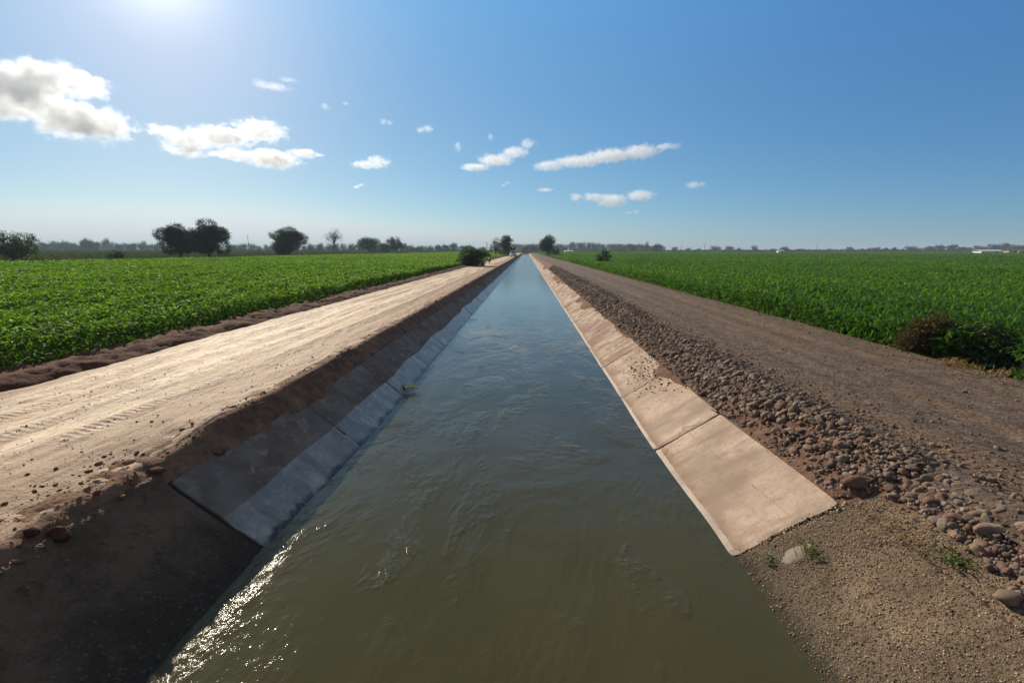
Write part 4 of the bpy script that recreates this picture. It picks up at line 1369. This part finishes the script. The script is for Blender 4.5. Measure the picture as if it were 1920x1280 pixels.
def cloud(lumps, label, dens=.020, seed=0, amp=2.1, dist=CLOUD_R, group=None, nscale=1.0, lo=.0, hi=.54):
    q = np.random.default_rng(seed)
    k = dist / F
    us = np.array([l[0] for l in lumps]); vs = np.array([l[1] for l in lumps])
    c0 = ray(us.mean(), vs.mean()).normalized() * dist
    fwd = c0.normalized(); rt = fwd.cross(Vector((0, 0, 1))).normalized(); up = rt.cross(fwd)
    rot = Matrix((rt, fwd, up)).transposed()              # local x = right, y = away, z = up
    V, Fc, off = [], [], 0
    iv, if_ = ICO[3]
    rmax = max(max(l[2], l[3]) for l in lumps) * k
    rmin = float(np.mean([min(l[2], l[3]) for l in lumps])) * k
    t = NT('cloud_vapour'); p = t.obj(); field = None
    wob = t.n('ShaderNodeTexNoise', i_Scale=.9 / rmin, i_Detail=2.0); t.set(wob.inputs['Vector'], p)
    off_ = t.n('ShaderNodeVectorMath', operation='MULTIPLY_ADD')
    t.set(off_.inputs[0], wob.outputs['Color']); off_.inputs[1].default_value = (rmin * 1.3,) * 3; off_.inputs[2].default_value = (-rmin * .65,) * 3
    pw = t.n('ShaderNodeVectorMath', operation='ADD'); t.set(pw.inputs[0], p); t.set(pw.inputs[1], off_.outputs[0])
    for (u, v, rx, ry) in lumps:
        d = ray(u, v).normalized(); w = d * (dist / d.dot(fwd)) - c0
        c = np.array((w.dot(rt), float(q.uniform(-.3, .3)) * rmax, w.dot(up)))
        rr = np.array((rx, .5 * (rx + ry) * q.uniform(.8, 1.2), ry)) * k
        V.append(c[None] + iv * (rr + .35 * rmin)[None] * 1.08); Fc.append(if_ + off); off += len(iv)
        a = t.n('ShaderNodeVectorMath', operation='SUBTRACT'); t.set(a.inputs[0], pw.outputs[0]); a.inputs[1].default_value = tuple(c)
        b = t.n('ShaderNodeVectorMath', operation='DIVIDE'); t.set(b.inputs[0], a.outputs[0]); b.inputs[1].default_value = tuple(rr)
        ln = t.n('ShaderNodeVectorMath', operation='LENGTH'); t.set(ln.inputs[0], b.outputs[0])
        f = t.math('SUBTRACT', 1.0, ln.outputs['Value'])
        field = f if field is None else t.math('SMOOTH_MAX', field, f, .12)
    me = np_mesh('cloud', np.concatenate(V), np.concatenate(Fc), None)
    o = mesh_obj('cloud', me); o.matrix_world = Matrix.Translation(Vector((0, 0, HC)) + c0) @ rot.to_4x4()
    rm = o.modifiers.new('remesh', 'REMESH'); rm.mode = 'VOXEL'; rm.voxel_size = max(k * 1.6, rmax / 22)
    sc = nscale / rmin
    n = t.noise(t.mapping(p, (sc, sc, sc * 1.3), (seed * 3.1, 0, 0)), 1.5, 9, .68, .45)
    dn = t.ramp(t.math('ADD', field, t.math('MULTIPLY', t.math('SUBTRACT', n, .52), amp)), lo, hi, 0, dens)
    pv = t.n('ShaderNodeVolumePrincipled')
    pv.inputs['Color'].default_value = (.966, .976, .99, 1)
    pv.inputs['Anisotropy'].default_value = .42
    t.set(pv.inputs['Density'], dn)
    me.materials.append(t.done(pv, 'Volume'))
    return tag(o, label, 'cloud', group or 'fair-weather clouds')


cloud([(30, 160, 62, 28), (95, 148, 44, 22), (158, 164, 26, 18), (0, 198, 50, 22), (85, 196, 50, 15), (150, 228, 62, 26), (200, 236, 24, 18)],
      'largest white cloud with grey cores cut by the photo edge', .019, 1)
cloud([(312, 246, 26, 9), (355, 263, 40, 17), (420, 256, 46, 17), (485, 246, 42, 19), (350, 284, 34, 9), (440, 290, 42, 11), (510, 298, 46, 16), (570, 288, 30, 7)],
      'second largest cloud in two ragged layers above the tall tree pair', .019, 2, amp=2.5)
cloud([(488, 158, 16, 9), (515, 163, 30, 8), (540, 150, 18, 5)], 'faint thin wisp above the two-layered cloud', .007, 3, amp=3.0, lo=.1, hi=.9)
cloud([(684, 309, 24, 8), (708, 304, 24, 11)], 'small white cloud between the two-layered cloud and the slanting one', .016, 4, amp=2.8)
cloud([(890, 314, 30, 7), (930, 301, 36, 12), (965, 286, 27, 11), (990, 269, 16, 9)], 'slanting white cloud above the end of the canal', .015, 5)
cloud([(1030, 311, 34, 10), (1085, 303, 50, 12), (1145, 292, 50, 13), (1200, 285, 38, 15), (1250, 275, 28, 6)], 'long streaked cloud right of the slanting one', .013, 6)
cloud([(1080, 368, 13, 8), (1112, 369, 22, 9), (1146, 376, 32, 13), (1200, 367, 28, 11)], 'low broken cloud row under the long streaked cloud', .014, 7)
cloud([(1300, 347, 14, 7), (1314, 345, 10, 5)], 'small lone oval cloud right of all the others', .013, 8, amp=2.6)
cloud([(788, 244, 9, 6), (802, 241, 11, 6)], 'tiny puff upper one of those left of the slanting cloud', .011, 9, amp=2.6)
cloud([(719, 228, 7, 6), (730, 230, 8, 4)], 'tiny faint puff beside the upper puff', .008, 10, amp=2.6)
cloud([(609, 200, 6, 6), (617, 203, 5, 4), (648, 194, 6, 3)], 'tiny puff high between the wisp and the faint puff', .010, 11, amp=2.6)
cloud([(668, 351, 6, 3), (676, 347, 6, 3)], 'tiny puff under the small white cloud', .03, 12, amp=2.6)
cloud([(944, 347, 5, 3), (952, 343, 6, 3)], 'tiny puff below the slanting cloud', .016, 13, amp=2.6)
cloud([(1022, 356, 18, 4)], 'thin low streak between the tiny puff and broken cloud row', .014, 14, amp=2.8)
cloud([(1180, 399, 7, 3), (1193, 396, 8, 4)], 'lowest tiny puff beneath the broken cloud row', .012, 15, amp=2.6)
cloud([(920, 257, 6, 8), (858, 275, 8, 9)], 'faint shreds above the slanting cloud', .010, 16, amp=3.0)

# ------------------------------------------------------------------ haze
b = BM(); b.box((0, 1400, 12.0), (6300, 3500, 31.0))
t = NT('air'); pv = t.n('ShaderNodeVolumePrincipled')
pv.inputs['Color'].default_value = (.66, .83, 1.0, 1); pv.inputs['Density'].default_value = .00030; pv.inputs['Anisotropy'].default_value = .0
hz = b.build('haze', t.done(pv, 'Volume'))
tag(hz, kind='stuff')

# ------------------------------------------------------------------ light
w = bpy.data.worlds.new('World'); scene.world = w; w.use_nodes = True
nt = w.node_tree; nt.nodes.clear()
sky = nt.nodes.new('ShaderNodeTexSky'); sky.sky_type = 'NISHITA'; sky.sun_disc = False
sky.sun_elevation = SUN_EL; sky.sun_rotation = SUN_AZ
sky.altitude = 0; sky.air_density = 1.0; sky.dust_density = .1; sky.ozone_density = 3.0
# camera-like response: a little more contrast and blue than the raw sky model, paler towards the horizon


def wm(op, a, b=0.0):
    nd = nt.nodes.new('ShaderNodeMath'); nd.operation = op
    for q_, v_ in zip(nd.inputs, (a, b)):
        if isinstance(v_, bpy.types.NodeSocket): nt.links.new(v_, q_)
        else: q_.default_value = v_
    return nd.outputs[0]


tc = nt.nodes.new('ShaderNodeTexCoord'); sx3 = nt.nodes.new('ShaderNodeSeparateXYZ'); nt.links.new(tc.outputs['Generated'], sx3.inputs[0])
elev = wm('MINIMUM', wm('MAXIMUM', sx3.outputs[2], 0.0), .45)
elev2 = wm('MULTIPLY', elev, elev)
sc3 = nt.nodes.new('ShaderNodeSeparateColor'); nt.links.new(sky.outputs[0], sc3.inputs[0])
cb = nt.nodes.new('ShaderNodeCombineColor'); chan = []
for k_, (a_, g_, b_, c_) in enumerate(((-.73, 1.675, 5.15, -3.453), (-.54, 1.175, 1.115, 2.008), (-.315, .737, -.78, 3.558))):
    e_ = wm('EXPONENT', wm('ADD', wm('ADD', wm('MULTIPLY', elev, b_), wm('MULTIPLY', elev2, c_)), a_))
    chan.append(wm('MULTIPLY', wm('MULTIPLY', wm('POWER', wm('MULTIPLY', sc3.outputs[k_], .1), g_), e_), 10.0))
green = wm('MINIMUM', chan[1], wm('MULTIPLY', chan[2], .97)); red = wm('MINIMUM', chan[0], wm('MULTIPLY', green, .90))
for k_, v_ in enumerate((red, green, chan[2])): nt.links.new(v_, cb.inputs[k_])


def wmix(f, a, b, mode='MIX'):
    nd = nt.nodes.new('ShaderNodeMix'); nd.data_type = 'RGBA'; nd.blend_type = mode
    for q_, v_ in zip((nd.inputs[0], nd.inputs[6], nd.inputs[7]), (f, a, b)):
        if isinstance(v_, bpy.types.NodeSocket): nt.links.new(v_, q_)
        else: q_.default_value = v_
    return nd.outputs[2]


def wramp(x, a, b, lo, hi):
    nd = nt.nodes.new('ShaderNodeMapRange'); nd.interpolation_type = 'SMOOTHSTEP'; nt.links.new(x, nd.inputs[0])
    for i_, v_ in enumerate((a, b, lo, hi)): nd.inputs[1 + i_].default_value = v_
    return nd.outputs[0]


fill_grey = wm('MAXIMUM', wramp(sx3.outputs[2], .40, .62, 0, .85), wramp(sx3.outputs[1], .35, -.25, 0, .75))  # unseen sky overhead and behind the camera greyed to neutralise the ambient fill
skyc = wmix(fill_grey, cb.outputs[0], (1.8, 2.1, 2.5, 1))
dt = nt.nodes.new('ShaderNodeVectorMath'); dt.operation = 'DOT_PRODUCT'; nt.links.new(tc.outputs['Generated'], dt.inputs[0])
dt.inputs[1].default_value = (math.sin(SUN_AZ) * math.cos(SUN_EL), math.cos(SUN_AZ) * math.cos(SUN_EL), math.sin(SUN_EL))
dpos = wm('MAXIMUM', dt.outputs['Value'], 0.0)
glow = wm('ADD', wm('MULTIPLY', wm('POWER', dpos, 420.0), 5.0), wm('MULTIPLY', wm('POWER', dpos, 30.0), .8))
gcol = nt.nodes.new('ShaderNodeVectorMath'); gcol.operation = 'SCALE'; gcol.inputs[0].default_value = (1.0, .96, .92); nt.links.new(glow, gcol.inputs['Scale'])
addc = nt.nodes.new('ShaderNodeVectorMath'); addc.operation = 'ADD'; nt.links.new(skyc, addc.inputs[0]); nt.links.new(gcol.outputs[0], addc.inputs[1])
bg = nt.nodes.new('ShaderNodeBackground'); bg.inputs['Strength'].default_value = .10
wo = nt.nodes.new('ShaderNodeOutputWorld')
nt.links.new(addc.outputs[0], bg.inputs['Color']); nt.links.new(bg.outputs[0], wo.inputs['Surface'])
sd = bpy.data.lights.new('sun', 'SUN'); sd.energy = 5.0; sd.angle = R(.53); sd.color = (1.0, .88, .70)
so = bpy.data.objects.new('sun', sd); col.objects.link(so)
sdir = Vector((math.sin(SUN_AZ) * math.cos(SUN_EL), math.cos(SUN_AZ) * math.cos(SUN_EL), math.sin(SUN_EL)))
so.rotation_euler = sdir.to_track_quat('Z', 'Y').to_euler()
so.location = (-30, 30, 30)

# ------------------------------------------------------------------ render settings
scene.view_settings.view_transform = 'Standard'; scene.view_settings.look = 'None'
scene.view_settings.exposure = 0.22; scene.view_settings.gamma = 1.0
scene.render.engine = 'CYCLES'
cy = scene.cycles
cy.use_denoising = True
cy.max_bounces = 6; cy.diffuse_bounces = 2; cy.glossy_bounces = 3; cy.transmission_bounces = 3; cy.transparent_max_bounces = 6; cy.volume_bounces = 8
cy.sample_clamp_indirect = 4.0; cy.sample_clamp_direct = 40.0
cy.caustics_reflective = False; cy.caustics_refractive = False
